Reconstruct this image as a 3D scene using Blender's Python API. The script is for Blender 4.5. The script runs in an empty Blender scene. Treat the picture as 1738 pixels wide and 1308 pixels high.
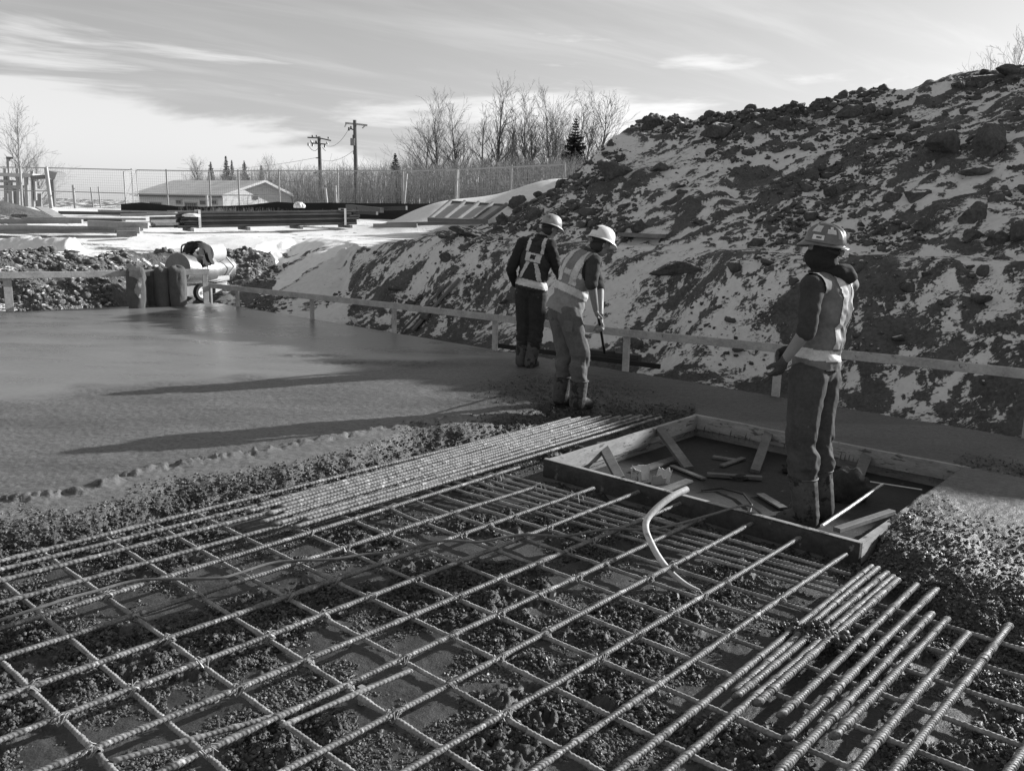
import bpy, math, random
import numpy as np
from mathutils import Vector, Matrix

random.seed(7)
scene = bpy.context.scene
COL = scene.collection

# ------------------------------------------------------------------ camera
FPX, PITCH, ROLL, EYE = 1480.0, math.radians(11.46), math.radians(1.2), 1.95
PW, PH = 1738.0, 1308.0
cam_data = bpy.data.cameras.new("camera")
cam_data.sensor_width = 36.0
cam_data.lens = FPX / PW * 36.0
cam_data.clip_start = 0.05
cam_data.clip_end = 6000.0
cam = bpy.data.objects.new("camera", cam_data)
COL.objects.link(cam)
cam.matrix_world = (Matrix.Translation((0, 0, EYE)) @ Matrix.Rotation(math.radians(90) - PITCH, 4, 'X')
                    @ Matrix.Rotation(ROLL, 4, 'Z'))
scene.camera = cam

# ------------------------------------------------------------------ sky and sun
SUN_AZ = math.atan2(0.90, 0.43)          # from +Y towards +X
SUN_EL = math.radians(20.5)
world = bpy.data.worlds.new("World")
scene.world = world
world.use_nodes = True
wn, wl = world.node_tree.nodes, world.node_tree.links
wn.clear()
w_out = wn.new('ShaderNodeOutputWorld')
w_bg = wn.new('ShaderNodeBackground')
w_bg.inputs['Strength'].default_value = 0.11
wl.new(w_bg.outputs[0], w_out.inputs[0])
w_sky = wn.new('ShaderNodeTexSky')
w_sky.sky_type = 'NISHITA'
w_sky.sun_disc = False
w_sky.sun_elevation = SUN_EL
w_sky.sun_rotation = SUN_AZ
w_sky.air_density = 1.0
w_sky.dust_density = 1.2
w_bw = wn.new('ShaderNodeRGBToBW')
wl.new(w_sky.outputs[0], w_bw.inputs[0])


def wmath(op, a=None, b=None, c=None, clamp=False):
    n = wn.new('ShaderNodeMath')
    n.operation = op
    n.use_clamp = clamp
    for i, v in enumerate((a, b, c)):
        if v is None:
            continue
        if isinstance(v, (int, float)):
            n.inputs[i].default_value = v
        else:
            wl.new(v, n.inputs[i])
    return n.outputs[0]


def wnoise(vec, scale, detail, rough, dist=0.0):
    n = wn.new('ShaderNodeTexNoise')
    n.inputs['Scale'].default_value = scale
    n.inputs['Detail'].default_value = detail
    n.inputs['Roughness'].default_value = rough
    n.inputs['Distortion'].default_value = dist
    wl.new(vec, n.inputs['Vector'])
    return n.outputs[0]


def wmap(vec, rot, scale, loc=(0, 0, 0)):
    n = wn.new('ShaderNodeMapping')
    n.inputs['Location'].default_value = loc
    n.inputs['Rotation'].default_value = rot
    n.inputs['Scale'].default_value = scale
    wl.new(vec, n.inputs['Vector'])
    return n.outputs[0]


def wramp(v, lo, hi):
    n = wn.new('ShaderNodeMapRange')
    n.interpolation_type = 'SMOOTHSTEP'
    n.inputs[1].default_value = lo
    n.inputs[2].default_value = hi
    wl.new(v, n.inputs[0])
    return n.outputs[0]


w_tc = wn.new('ShaderNodeTexCoord')
w_sep = wn.new('ShaderNodeSeparateXYZ')
wl.new(w_tc.outputs['Generated'], w_sep.inputs[0])
dz = wmath('MAXIMUM', w_sep.outputs[2], 0.0)
den = wmath('ADD', dz, 0.10)
w_cmb = wn.new('ShaderNodeCombineXYZ')
wl.new(wmath('DIVIDE', w_sep.outputs[0], den), w_cmb.inputs[0])
wl.new(wmath('DIVIDE', w_sep.outputs[1], den), w_cmb.inputs[1])
plane = w_cmb.outputs[0]
# thin cirrus streaks high up, and a low bank of cloud towards the horizon
cirrus = wnoise(wmap(wmap(plane, (0, 0, math.radians(-38)), (1, 1, 1)), (0, 0, 0), (0.30, 1.5, 1), (3.1, 0.4, 0)), 1.5, 7, 0.57, 0.6)
cirrus = wmath('MULTIPLY', wramp(cirrus, 0.43, 0.78), 0.36)
w_cmb2 = wn.new('ShaderNodeCombineXYZ')          # azimuth and elevation for the low bank
w_cmb2_az = wmath('ARCTAN2', w_sep.outputs[0], w_sep.outputs[1])
wl.new(w_cmb2_az, w_cmb2.inputs[0])
wl.new(w_sep.outputs[2], w_cmb2.inputs[1])
bank = wnoise(wmap(w_cmb2.outputs[0], (0, 0, 0.06), (2.4, 15.0, 1), (1.35, 0.62, 0)), 1.0, 7, 0.55, 0.45)
low = wmath('SUBTRACT', 1.0, wramp(w_sep.outputs[2], 0.02, 0.21))
bank = wmath('ADD', bank, wmath('MULTIPLY', low, 0.34))
azl = wmath('ADD', w_cmb2_az, 0.52)
bank = wmath('ADD', bank, wmath('MULTIPLY', wmath('EXPONENT', wmath('MULTIPLY', wmath('MULTIPLY', azl, azl), -22.0)), 0.09))
bank = wramp(bank, 0.67, 0.77)
cloud = wmath('MAXIMUM', cirrus, wmath('MULTIPLY', bank, 0.85))
veil = wmath('ADD', wmath('MULTIPLY', w_bw.outputs[0], 0.54), 0.80)        # thin high haze over the clear sky
mix = wmath('ADD', veil, wmath('MULTIPLY', cloud, 2.0))
wl.new(mix, w_bg.inputs['Color'])

sun_data = bpy.data.lights.new("sun", 'SUN')
sun_data.energy = 4.9
sun_data.angle = math.radians(0.55)
sun_data.color = (1.0, 1.0, 1.0)
sun = bpy.data.objects.new("sun", sun_data)
COL.objects.link(sun)
SUN_DIR = Vector((math.sin(SUN_AZ) * math.cos(SUN_EL), math.cos(SUN_AZ) * math.cos(SUN_EL), math.sin(SUN_EL)))
sun.rotation_euler = (-SUN_DIR).to_track_quat('-Z', 'Y').to_euler()
sun.location = (20, 12, 15)

scene.view_settings.view_transform = 'Standard'
scene.view_settings.look = 'None'
scene.view_settings.exposure = 0.75
scene.view_settings.gamma = 1.0
scene.view_settings.use_curve_mapping = False
scene.render.film_transparent = False
try:
    scene.cycles.use_denoising = True
    scene.cycles.max_bounces = 6
    scene.cycles.diffuse_bounces = 3
    scene.cycles.transparent_max_bounces = 8
except Exception:
    pass

# ------------------------------------------------------------------ surveying: photo pixel -> point of the site
def ray(px, py):
    dx, dy = px - 869.0, py - 654.0
    c, s = math.cos(ROLL), math.sin(ROLL)
    x, y = c * dx + s * dy, -s * dx + c * dy
    v = (x / FPX, 1.0, -y / FPX)
    cp, sp = math.cos(PITCH), math.sin(PITCH)
    return Vector((v[0], v[1] * cp + v[2] * sp, -v[1] * sp + v[2] * cp))


def gp(px, py, z=0.0):
    """point of the level z seen at a pixel"""
    d = ray(px, py)
    return Vector((0, 0, EYE)) + d * ((z - EYE) / d.z)


def at(px, py, Y):
    """point at distance Y ahead seen at a pixel"""
    d = ray(px, py)
    return Vector((0, 0, EYE)) + d * (Y / d.y)


# axes of the building: long bars run along A, cross bars along B; slab edge through O
AX = Vector((0.669, 0.743, 0)).normalized()
BX = Vector((0.743, -0.669, 0)).normalized()
O2 = Vector((-3.0, 14.6, 0))


def sd_point(s, d, z=0.0):
    p = O2 + BX * s + AX * d
    return Vector((p.x, p.y, z))


# ------------------------------------------------------------------ noise in numpy
def _hash(ix, iy, iz, seed):
    h = (ix.astype(np.int64) * 374761393 + iy.astype(np.int64) * 668265263 + iz.astype(np.int64) * 2147483647 + seed * 974711) & 0xffffffff
    h = ((h ^ (h >> 13)) * 1274126177) & 0xffffffff
    h = ((h ^ (h >> 16)) * 2246822519) & 0xffffffff
    return ((h ^ (h >> 15)) & 0xffffff) / float(0xffffff)


def vnoise(x, y, z=None, seed=0):
    x = np.asarray(x, float); y = np.asarray(y, float)
    ix, iy = np.floor(x), np.floor(y)
    fx, fy = x - ix, y - iy
    fx = fx * fx * (3 - 2 * fx); fy = fy * fy * (3 - 2 * fy)
    if z is None:
        o = np.zeros_like(ix)
        a = _hash(ix, iy, o, seed); b = _hash(ix + 1, iy, o, seed)
        c = _hash(ix, iy + 1, o, seed); d = _hash(ix + 1, iy + 1, o, seed)
        return (a + (b - a) * fx) * (1 - fy) + (c + (d - c) * fx) * fy
    z = np.asarray(z, float)
    iz = np.floor(z); fz = z - iz; fz = fz * fz * (3 - 2 * fz)
    r = 0
    for dz_ in (0, 1):
        a = _hash(ix, iy, iz + dz_, seed); b = _hash(ix + 1, iy, iz + dz_, seed)
        c = _hash(ix, iy + 1, iz + dz_, seed); d = _hash(ix + 1, iy + 1, iz + dz_, seed)
        v = (a + (b - a) * fx) * (1 - fy) + (c + (d - c) * fx) * fy
        r = r + v * (fz if dz_ else 1 - fz)
    return r


def fbm(x, y, z=None, octv=5, seed=0, gain=0.5, lac=2.03):
    r, a, t = 0.0, 1.0, 0.0
    for k in range(octv):
        f = lac ** k
        r = r + a * vnoise(x * f + 17.3 * k, y * f - 9.1 * k, None if z is None else z * f + 5.7 * k, seed + k)
        t += a
        a *= gain
    return r / t


def worley(x, y, seed=0):
    """distance to the nearest feature point of a jittered unit grid, and that cell's random value"""
    ix, iy = np.floor(x), np.floor(y)
    best = np.full(np.shape(x), 9.0)
    rv = np.zeros(np.shape(x))
    zero = np.zeros_like(ix)
    for dx in (-1, 0, 1):
        for dy in (-1, 0, 1):
            cx, cy = ix + dx, iy + dy
            px_ = cx + _hash(cx, cy, zero, seed + 1)
            py_ = cy + _hash(cx, cy, zero, seed + 2)
            d = np.hypot(x - px_, y - py_)
            m = d < best
            best = np.where(m, d, best)
            rv = np.where(m, _hash(cx, cy, zero, seed + 3), rv)
    return best, rv


def sstep(a, b, x):
    t = np.clip((np.asarray(x, float) - a) / (b - a), 0, 1)
    return t * t * (3 - 2 * t)


# ------------------------------------------------------------------ materials (all greys: the photograph is monochrome)
def _mathn(nt, op, a, b=None, clamp=False):
    n = nt.nodes.new('ShaderNodeMath')
    n.operation = op
    n.use_clamp = clamp
    for i, v in enumerate((a, b)):
        if v is None:
            continue
        if isinstance(v, (int, float)):
            n.inputs[i].default_value = v
        else:
            nt.links.new(v, n.inputs[i])
    return n.outputs[0]


def _noise(nt, vec, scale, detail=6, rough=0.6, dist=0.0):
    n = nt.nodes.new('ShaderNodeTexNoise')
    n.inputs['Scale'].default_value = scale
    n.inputs['Detail'].default_value = detail
    n.inputs['Roughness'].default_value = rough
    n.inputs['Distortion'].default_value = dist
    nt.links.new(vec, n.inputs['Vector'])
    return n.outputs[0]


def _range(nt, v, a, b, c, d, smooth=True):
    n = nt.nodes.new('ShaderNodeMapRange')
    if smooth:
        n.interpolation_type = 'SMOOTHSTEP'
    for i, k in zip((1, 2, 3, 4), (a, b, c, d)):
        n.inputs[i].default_value = k
    nt.links.new(v, n.inputs[0])
    return n.outputs[0]


def _start(name):
    m = bpy.data.materials.new(name)
    m.use_nodes = True
    nt = m.node_tree
    b = nt.nodes['Principled BSDF']
    tc = nt.nodes.new('ShaderNodeTexCoord')
    return m, nt, b, tc.outputs['Object']


def _stretch(nt, vec, sc, rot=(0, 0, 0)):
    n = nt.nodes.new('ShaderNodeMapping')
    n.inputs['Scale'].default_value = sc
    n.inputs['Rotation'].default_value = rot
    nt.links.new(vec, n.inputs['Vector'])
    return n.outputs[0]


def _bump(nt, b, h, strength, dist):
    n = nt.nodes.new('ShaderNodeBump')
    n.inputs['Strength'].default_value = strength
    n.inputs['Distance'].default_value = dist
    nt.links.new(h, n.inputs['Height'])
    nt.links.new(n.outputs[0], b.inputs['Normal'])


def _grey(nt, b, v):
    c = nt.nodes.new('ShaderNodeCombineColor')
    for i in range(3):
        nt.links.new(v, c.inputs[i])
    nt.links.new(c.outputs[0], b.inputs['Base Color'])


def grey_mat(name, base, rough=0.8, var=0.35, scale=6.0, bump=0.3, bscale=60.0, bdist=0.01, metal=0.0,
             stretch=(1, 1, 1), spots=None, spec=0.3, rvar=0.1):
    """base tone with two scales of blotch, fine relief and optional splashes (tone, scale, threshold)"""
    m, nt, b, oc = _start(name)
    v = _stretch(nt, oc, stretch)
    n1 = _noise(nt, v, scale, 7, 0.65)
    n2 = _noise(nt, v, scale * 7.3, 4, 0.6)
    t = _mathn(nt, 'ADD', _mathn(nt, 'MULTIPLY', n1, 0.65), _mathn(nt, 'MULTIPLY', n2, 0.35))
    tone = _range(nt, t, 0.3, 0.7, base * (1 - var), base * (1 + var))
    if spots:
        sn = _noise(nt, v, spots[1], 5, 0.7)
        mk = _range(nt, sn, spots[2], spots[2] + 0.06, 0, 1)
        mx = nt.nodes.new('ShaderNodeMix')
        nt.links.new(mk, mx.inputs[0])
        nt.links.new(tone, mx.inputs[2])
        mx.inputs[3].default_value = spots[0]
        tone = mx.outputs[0]
    _grey(nt, b, tone)
    nt.links.new(_range(nt, n1, 0.3, 0.7, max(rough - rvar, 0.03), min(rough + rvar, 1)), b.inputs['Roughness'])
    b.inputs['Metallic'].default_value = metal
    b.inputs['Specular IOR Level'].default_value = spec
    if bump > 0:
        _bump(nt, b, _noise(nt, v, bscale, 6, 0.65), bump, bdist)
    return m


def plain_mat(name, base, rough=0.6, metal=0.0, spec=0.4):
    m = bpy.data.materials.new(name)
    m.use_nodes = True
    b = m.node_tree.nodes['Principled BSDF']
    b.inputs['Base Color'].default_value = (base, base, base, 1)
    b.inputs['Roughness'].default_value = rough
    b.inputs['Metallic'].default_value = metal
    b.inputs['Specular IOR Level'].default_value = spec
    return m


# ------------------------------------------------------------------ objects
def put(o, parent=None):
    COL.objects.link(o)
    if parent is not None:
        o.parent = parent
    return o


def tag(o, label=None, cat=None, group=None, kind=None):
    if label:
        o['label'] = label
    if cat:
        o['category'] = cat
    if group:
        o['group'] = group
    if kind:
        o['kind'] = kind
    return o


def thing(name, label, cat, loc=(0, 0, 0), group=None):
    o = bpy.data.objects.new(name, None)
    o.empty_display_size = 0.1
    o.location = loc
    COL.objects.link(o)
    return tag(o, label, cat, group)


def origin_of(o):
    p = Vector((0, 0, 0))
    while o is not None:
        p += o.location
        o = o.parent
    return p


def np_mesh(name, verts, faces, smooth=False):
    """verts (n,3) array, faces: (m,k) int array or list"""
    me = bpy.data.meshes.new(name)
    v = np.asarray(verts, dtype=np.float32)
    if isinstance(faces, np.ndarray):
        k = faces.shape[1]
        me.vertices.add(len(v)); me.vertices.foreach_set('co', v.ravel())
        me.loops.add(faces.size); me.loops.foreach_set('vertex_index', faces.astype(np.int32).ravel())
        me.polygons.add(len(faces))
        me.polygons.foreach_set('loop_start', np.arange(0, faces.size, k, dtype=np.int32))
        me.polygons.foreach_set('loop_total', np.full(len(faces), k, dtype=np.int32))
        me.update(calc_edges=True)
    else:
        me.from_pydata([tuple(map(float, p)) for p in v], [], faces)
        me.update()
    if smooth:
        me.polygons.foreach_set('use_smooth', np.ones(len(me.polygons), dtype=bool))
    me.validate()
    return me


class MB:
    """collects boxes, bars, tubes and sheets in world metres; build() links them as one mesh object"""
    def __init__(self):
        self.v, self.f = [], []

    def add(self, vs, fs):
        b = len(self.v)
        self.v += [Vector(p) for p in vs]
        self.f += [tuple(i + b for i in f) for f in fs]
        return self

    def box(self, c, half, rot=None):
        c = Vector(c)
        R = rot if rot is not None else Matrix.Identity(3)
        vs = [c + R @ Vector((sx * half[0], sy * half[1], sz * half[2])) for sx in (-1, 1) for sy in (-1, 1) for sz in (-1, 1)]
        return self.add(vs, [(0, 1, 3, 2), (4, 6, 7, 5), (0, 4, 5, 1), (2, 3, 7, 6), (0, 2, 6, 4), (1, 5, 7, 3)])

    def bar(self, p, q, w, h, up=(0, 0, 1), bev=0.0):
        """rectangular bar from p to q, w across, h along up"""
        p, q = Vector(p), Vector(q)
        d = (q - p).normalized()
        u = Vector(up)
        u = (u - d * u.dot(d)).normalized()
        s = d.cross(u)
        if bev > 0:
            a, b_ = w / 2, h / 2
            prof = [(-a + bev, -b_), (a - bev, -b_), (a, -b_ + bev), (a, b_ - bev), (a - bev, b_), (-a + bev, b_), (-a, b_ - bev), (-a, -b_ + bev)]
        else:
            prof = [(-w / 2, -h / 2), (w / 2, -h / 2), (w / 2, h / 2), (-w / 2, h / 2)]
        n = len(prof)
        vs = [e + s * x + u * y for e in (p, q) for x, y in prof]
        fs = [(i, (i + 1) % n, n + (i + 1) % n, n + i) for i in range(n)]
        fs += [tuple(range(n))[::-1], tuple(range(n, 2 * n))]
        return self.add(vs, fs)

    def tube(self, pts, r, n=8, caps=True):
        pts = [Vector(p) for p in pts]
        rs = r if isinstance(r, (list, tuple)) else [r] * len(pts)
        vs, fs = [], []
        prev = None
        for i, p in enumerate(pts):
            d = (pts[min(i + 1, len(pts) - 1)] - pts[max(i - 1, 0)]).normalized()
            if prev is None:
                prev = d.orthogonal().normalized()
            u = (prev - d * prev.dot(d))
            u = u.normalized() if u.length > 1e-6 else d.orthogonal().normalized()
            prev = u
            w = d.cross(u)
            for k in range(n):
                a = 2 * math.pi * k / n
                vs.append(p + (u * math.cos(a) + w * math.sin(a)) * rs[i])
        for i in range(len(pts) - 1):
            for k in range(n):
                fs.append((i * n + k, i * n + (k + 1) % n, (i + 1) * n + (k + 1) % n, (i + 1) * n + k))
        if caps:
            fs += [tuple(range(n))[::-1], tuple(range((len(pts) - 1) * n, len(pts) * n))]
        return self.add(vs, fs)

    def build(self, name, mat, parent=None, smooth=False):
        L = origin_of(parent) if parent is not None else Vector((0, 0, 0))
        me = bpy.data.meshes.new(name)
        me.from_pydata([tuple(p - L) for p in self.v], [], self.f)
        if smooth:
            me.polygons.foreach_set('use_smooth', np.ones(len(me.polygons), dtype=bool))
            try:
                me.set_sharp_from_angle(angle=math.radians(40))
            except Exception:
                pass
        me.update()
        if mat:
            me.materials.append(mat)
        return put(bpy.data.objects.new(name, me), parent)

    def build_at(self, name, mat, loc, smooth=False):
        """a one-mesh thing with its origin at loc"""
        loc = Vector(loc)
        me = bpy.data.meshes.new(name)
        me.from_pydata([tuple(p - loc) for p in self.v], [], self.f)
        if smooth:
            me.polygons.foreach_set('use_smooth', np.ones(len(me.polygons), dtype=bool))
            try:
                me.set_sharp_from_angle(angle=math.radians(40))
            except Exception:
                pass
        me.update()
        if mat:
            me.materials.append(mat)
        o = bpy.data.objects.new(name, me)
        o.location = loc
        return put(o)


def np_obj(name, verts, faces, mat, parent=None, smooth=False, loc=None):
    L = origin_of(parent) if parent is not None else Vector(loc if loc is not None else (0, 0, 0))
    me = np_mesh(name, np.asarray(verts) - np.array(L), faces, smooth)
    if mat:
        me.materials.append(mat)
    o = bpy.data.objects.new(name, me)
    if parent is None and loc is not None:
        o.location = loc
    return put(o, parent)


ORD = ['first', 'second', 'third', 'fourth', 'fifth', 'sixth', 'seventh', 'eighth', 'ninth', 'tenth', 'eleventh',
       'twelfth', 'thirteenth', 'fourteenth', 'fifteenth', 'sixteenth', 'seventeenth', 'eighteenth']
# ================================================================== ground, excavation, spoil heap
M_HILL, nt, b, oc = _start("snowy_spoil")


def snow_dirt_mat(name, dirt_lo, dirt_hi, snow_v, attr=True, wet=0.75, streaks=None):
    m, nt, b, oc = _start(name)
    n1 = _noise(nt, oc, 3.0, 8, 0.68)
    n2 = _noise(nt, oc, 26.0, 6, 0.65)
    n3 = _noise(nt, oc, 9.0, 8, 0.7)
    dirt = _range(nt, _mathn(nt, 'ADD', _mathn(nt, 'MULTIPLY', n1, 0.5), _mathn(nt, 'MULTIPLY', n2, 0.5)), 0.32, 0.68, dirt_lo, dirt_hi)
    snow = _range(nt, n3, 0.3, 0.7, snow_v * 0.86, snow_v)
    if attr:
        a = nt.nodes.new('ShaderNodeAttribute')
        a.attribute_name = 'snow'
        cov = a.outputs['Fac']
        fl = nt.nodes.new('ShaderNodeAttribute')
        fl.attribute_name = 'flow'
        fv = _stretch(nt, fl.outputs['Vector'], (0.42, 1.0, 1.0))
        for sc_, am_ in (streaks or ((6.0, 1.0), (15.0, 1.4), (38.0, 1.5), (85.0, 0.9))):
            q_ = _noise(nt, fv, sc_, 5, 0.62, 0.6)
            cov = _mathn(nt, 'ADD', cov, _mathn(nt, 'MULTIPLY', _mathn(nt, 'SUBTRACT', q_, 0.5), am_))
        mk = _range(nt, cov, 0.40, 0.62, 0, 1)
    else:
        g = nt.nodes.new('ShaderNodeNewGeometry')
        sx = nt.nodes.new('ShaderNodeSeparateXYZ')
        nt.links.new(g.outputs['Normal'], sx.inputs[0])
        k = _mathn(nt, 'ADD', sx.outputs[2], _mathn(nt, 'MULTIPLY', _mathn(nt, 'SUBTRACT', n3, 0.5), 1.1))
        mk = _range(nt, k, 0.88, 0.96, 0, 1)
    mx = nt.nodes.new('ShaderNodeMix')
    nt.links.new(mk, mx.inputs[0]); nt.links.new(dirt, mx.inputs[2]); nt.links.new(snow, mx.inputs[3])
    _grey(nt, b, mx.outputs[0])
    b.inputs['Roughness'].default_value = wet
    b.inputs['Specular IOR Level'].default_value = 0.25
    hb = _mathn(nt, 'ADD', _mathn(nt, 'MULTIPLY', n2, _range(nt, mk, 0, 1, 1.0, 0.25)), _mathn(nt, 'MULTIPLY', mk, 0.25))
    _bump(nt, b, hb, 0.8, 0.05)
    return m


bpy.data.materials.remove(M_HILL)
M_HILL = snow_dirt_mat("snowy_spoil", 0.05, 0.14, 0.68)
M_FIELD = snow_dirt_mat("snowy_field", 0.055, 0.17, 0.86, streaks=((3.0, 0.9), (14.0, 1.0), (40.0, 0.5)))
M_BANK = snow_dirt_mat("bank_clod", 0.07, 0.20, 0.82, attr=False)  # brighter copy of the clod earth, sunlight on the bank put into its colour
M_CLOD = snow_dirt_mat("earth_clod", 0.05, 0.135, 0.78, attr=False)

CORNER = Vector((-5.95, 17.15, 0))
NLEFT = np.array([-0.561, 0.828])
# crest of the spoil heap: s along the slab edge, d out from it, height
CR_S = np.array([-6.0, -2.0, 0.2, 1.1, 2.1, 2.8, 3.9, 4.7, 5.5, 6.3, 7.0, 7.6, 9.0, 13.0, 24.0])
CR_D = np.array([6.5, 6.9, 7.2, 7.4, 7.0, 7.4, 7.25, 7.95, 8.6, 8.5, 9.06, 9.6, 9.7, 9.8, 9.8])
CR_Z = np.array([0.2, 1.6, 3.0, 3.95, 3.62, 3.80, 3.75, 4.03, 4.30, 4.26, 4.50, 4.70, 4.75, 4.8, 4.8])
U_K = np.array([-1.2, -0.50, -0.46, -0.36, -0.32, -0.29, -0.265, -0.20, -0.175, 1.5])
U_F = np.array([0.25, 0.25, 1.4, 1.8, 1.0, 0.6, 0.15, 0.15, 1.0, 1.0])
U_R = np.array([3.0, 3.0, 2.9, 3.2, 3.2, 3.6, 5.2, 4.4, 2.75, 2.75])


def terrain(x, y, fine=True):
    """height, snow cover of the land round the slab (arrays)"""
    x = np.asarray(x, float); y = np.asarray(y, float)
    wx, wy = x - O2.x, y - O2.y
    s = wx * BX.x + wy * BX.y
    d = wx * AX.x + wy * AX.y
    dl = (x - CORNER.x) * NLEFT[0] + (y - CORNER.y) * NLEFT[1]
    D = np.maximum(d, dl)
    u = x / np.maximum(y, 0.5) + (fbm(x * 1.7, y * 1.7, octv=4, seed=7) - 0.5) * 0.055
    wob = (fbm(x * 0.9, y * 0.9, octv=3, seed=3) - 0.5)
    zu = 1.07 + 0.036 * np.clip(y - 26, 0, 12) * sstep(6, 0, x - 2) - 1.35 * sstep(47, 62, y)
    zu = zu - 0.27 * sstep(23.5, 19.5, y) * sstep(-0.22, -0.30, u)
    zu = zu + 0.36 * sstep(-3.0, 0.6, s) * sstep(8, 4, d)
    # snow mound left of the heap
    zu = zu + 1.75 * np.exp(-(((x - 1.6) / 3.3) ** 2 + ((y - 29) / 2.8) ** 2))
    zu = zu + 0.55 * np.exp(-(((x + 2.6) / 1.6) ** 2 + ((y - 29) / 2.0) ** 2))
    # dirt heap at the far left
    zu = zu + 0.75 * np.exp(-(((x + 16.6) / 2.4) ** 2 + ((y - 27.5) / 1.6) ** 2))
    zu = zu + (fbm(x * 0.5, y * 0.5, octv=4, seed=11) - 0.5) * 0.16
    Df = np.interp(u, U_K, U_F); Dr = np.interp(u, U_K, U_R)
    Dw = D + wob * 0.7
    t = np.clip((Dw - Df) / (Dr - Df), 0, 1)
    ramp = sstep(-0.29, -0.262, u) * (1 - sstep(-0.195, -0.172, u))
    t = t + (t * t * (3 - 2 * t) - t) * 0.6
    z = -0.28 + (zu + 0.28) * t
    left = sstep(-0.30, -0.36, u)
    z = z + left * 0.35 * np.sin(np.pi * np.clip(t, 0, 1)) * (fbm(x * 1.3, y * 1.3, octv=3, seed=21) - 0.35)
    # spoil heap
    sb = s + 0.86 * np.clip(d - 8.5, 0, 30)
    cd = np.interp(sb, CR_S, CR_D); cz = np.interp(sb, CR_S, CR_Z)
    k = (cz - 1.42) / (cd - 3.25)
    face = 1.42 + (d - 3.25) * k
    back = cz - np.clip(d - cd, -9, 10) * 0.02 - np.clip(d - cd - 10, 0, 30) * 0.6
    heap = np.minimum(np.minimum(face, back), 1.42 + 0.75 * (s + 1.0 + 0.86 * np.clip(d - 5.0, 0, 30)))
    hb = fbm(s * 0.8, d * 0.8, octv=4, seed=31) - 0.5
    heap = heap + hb * 0.55 * sstep(3.2, 4.2, d)
    on = (d > 3.1) & (s > -7)
    isheap = on & (heap > z - 0.02)
    z = np.where(on, np.maximum(z, heap), z)
    bank = sstep(0.0, 0.25, t) * (1 - ramp) * (D < 3.4)
    # clods
    hill = np.where(isheap, 1.0, 0.0)
    rough = np.clip(hill + bank * np.where(u > -0.2, 0.5, 1.0), 0, 1)
    bump = 0.0
    mask = 0.0
    if fine:
        ang = 0.62
        ca, sa = math.cos(ang), math.sin(ang)
        as_, ad = s * ca + d * sa, -s * sa + d * ca         # streaks running up and to the right
        wx_ = (fbm(s * 3, d * 3, octv=3, seed=41) - 0.5) * 0.35
        for cell, hgt, thr, seed in ((0.50, 0.12, 0.80, 51), (0.26, 0.085, 0.66, 61), (0.15, 0.055, 0.55, 71), (0.09, 0.035, 0.5, 76)):
            f1, rv = worley((as_ + wx_) / (cell * 1.7), (ad + wx_) / cell, seed)
            f1 = f1 + (vnoise(s / cell * 3.1, d / cell * 3.1, seed=seed + 5) - 0.5) * 0.35
            e = np.clip(1 - f1 / 0.62, 0, 1) ** 0.55 * (rv > thr) * (0.45 + 0.55 * rv)
            e = e * sstep(0.40, 0.60, fbm(s * 0.75 + seed, d * 0.75, octv=3, seed=seed + 9))
            bump = np.maximum(bump, e * hgt)
            mask = np.maximum(mask, np.clip(e * 1.6, 0, 1))
        streak = fbm(as_ * 0.9, ad * 5.0, octv=4, seed=81)
        z = z + rough * bump + rough * (streak - 0.5) * 0.10 + rough * (fbm(s * 6, d * 6, octv=3, seed=91) - 0.5) * 0.05
    # snow
    ang = 0.62
    ca, sa = math.cos(ang), math.sin(ang)
    as_, ad = s * ca + d * sa, -s * sa + d * ca
    cover = 0.80 + (fbm(s * 0.8, d * 0.8, octv=3, seed=101) - 0.5) * 0.45 + (fbm(as_ * 1.4, ad * 2.6, octv=3, seed=102) - 0.5) * 0.55 + 0.45 * np.exp(-((d - 3.05) / 0.28) ** 2)
    if fine:
        cover = cover - mask * 0.9 * np.clip(0.72 + hill, 0, 1) + (0.5 - streak) * 0.8
    snow_heap = cover
    low = sstep(0.2, 0.0, t)
    leftbank = 0.42 + (fbm(x * 1.6, y * 1.6, octv=4, seed=111) - 0.5) * 1.6 - (mask if fine else 0) * 0.5
    flat = 0.95 + (fbm(x * 0.35, y * 1.3, octv=5, seed=121) - 0.5) * 1.7 - 0.28 * sstep(23, 20, y) * (u < -0.3)
    flat = flat - 1.2 * np.exp(-(((x + 16.6) / 2.4) ** 2 + ((y - 27.5) / 1.8) ** 2)) - 0.55 * sstep(43, 52, y)
    sn = np.where(isheap, snow_heap, np.where(D < 3.3, np.where(u > -0.19, cover - 0.12, leftbank), flat))
    sn = np.where((ramp > 0.3) & ~isheap, 0.95 - 0.5 * (fbm(x * 2, y * 2, octv=4, seed=131) > 0.66), sn)
    sn = sn - low * 0.35 * (1 - ramp)
    return z, sn


def grid_faces(nr, nc, keep=None):
    i = np.arange(nr - 1)[:, None] * nc + np.arange(nc - 1)[None, :]
    f = np.stack([i, i + 1, i + nc + 1, i + nc], -1).reshape(-1, 4)
    if keep is not None:
        kv = keep.ravel()
        f = f[kv[f].all(1)]
    return f


def compact(v, f):
    used = np.zeros(len(v), bool)
    used[f.ravel()] = True
    idx = np.cumsum(used) - 1
    return v[used], idx[f], used


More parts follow.
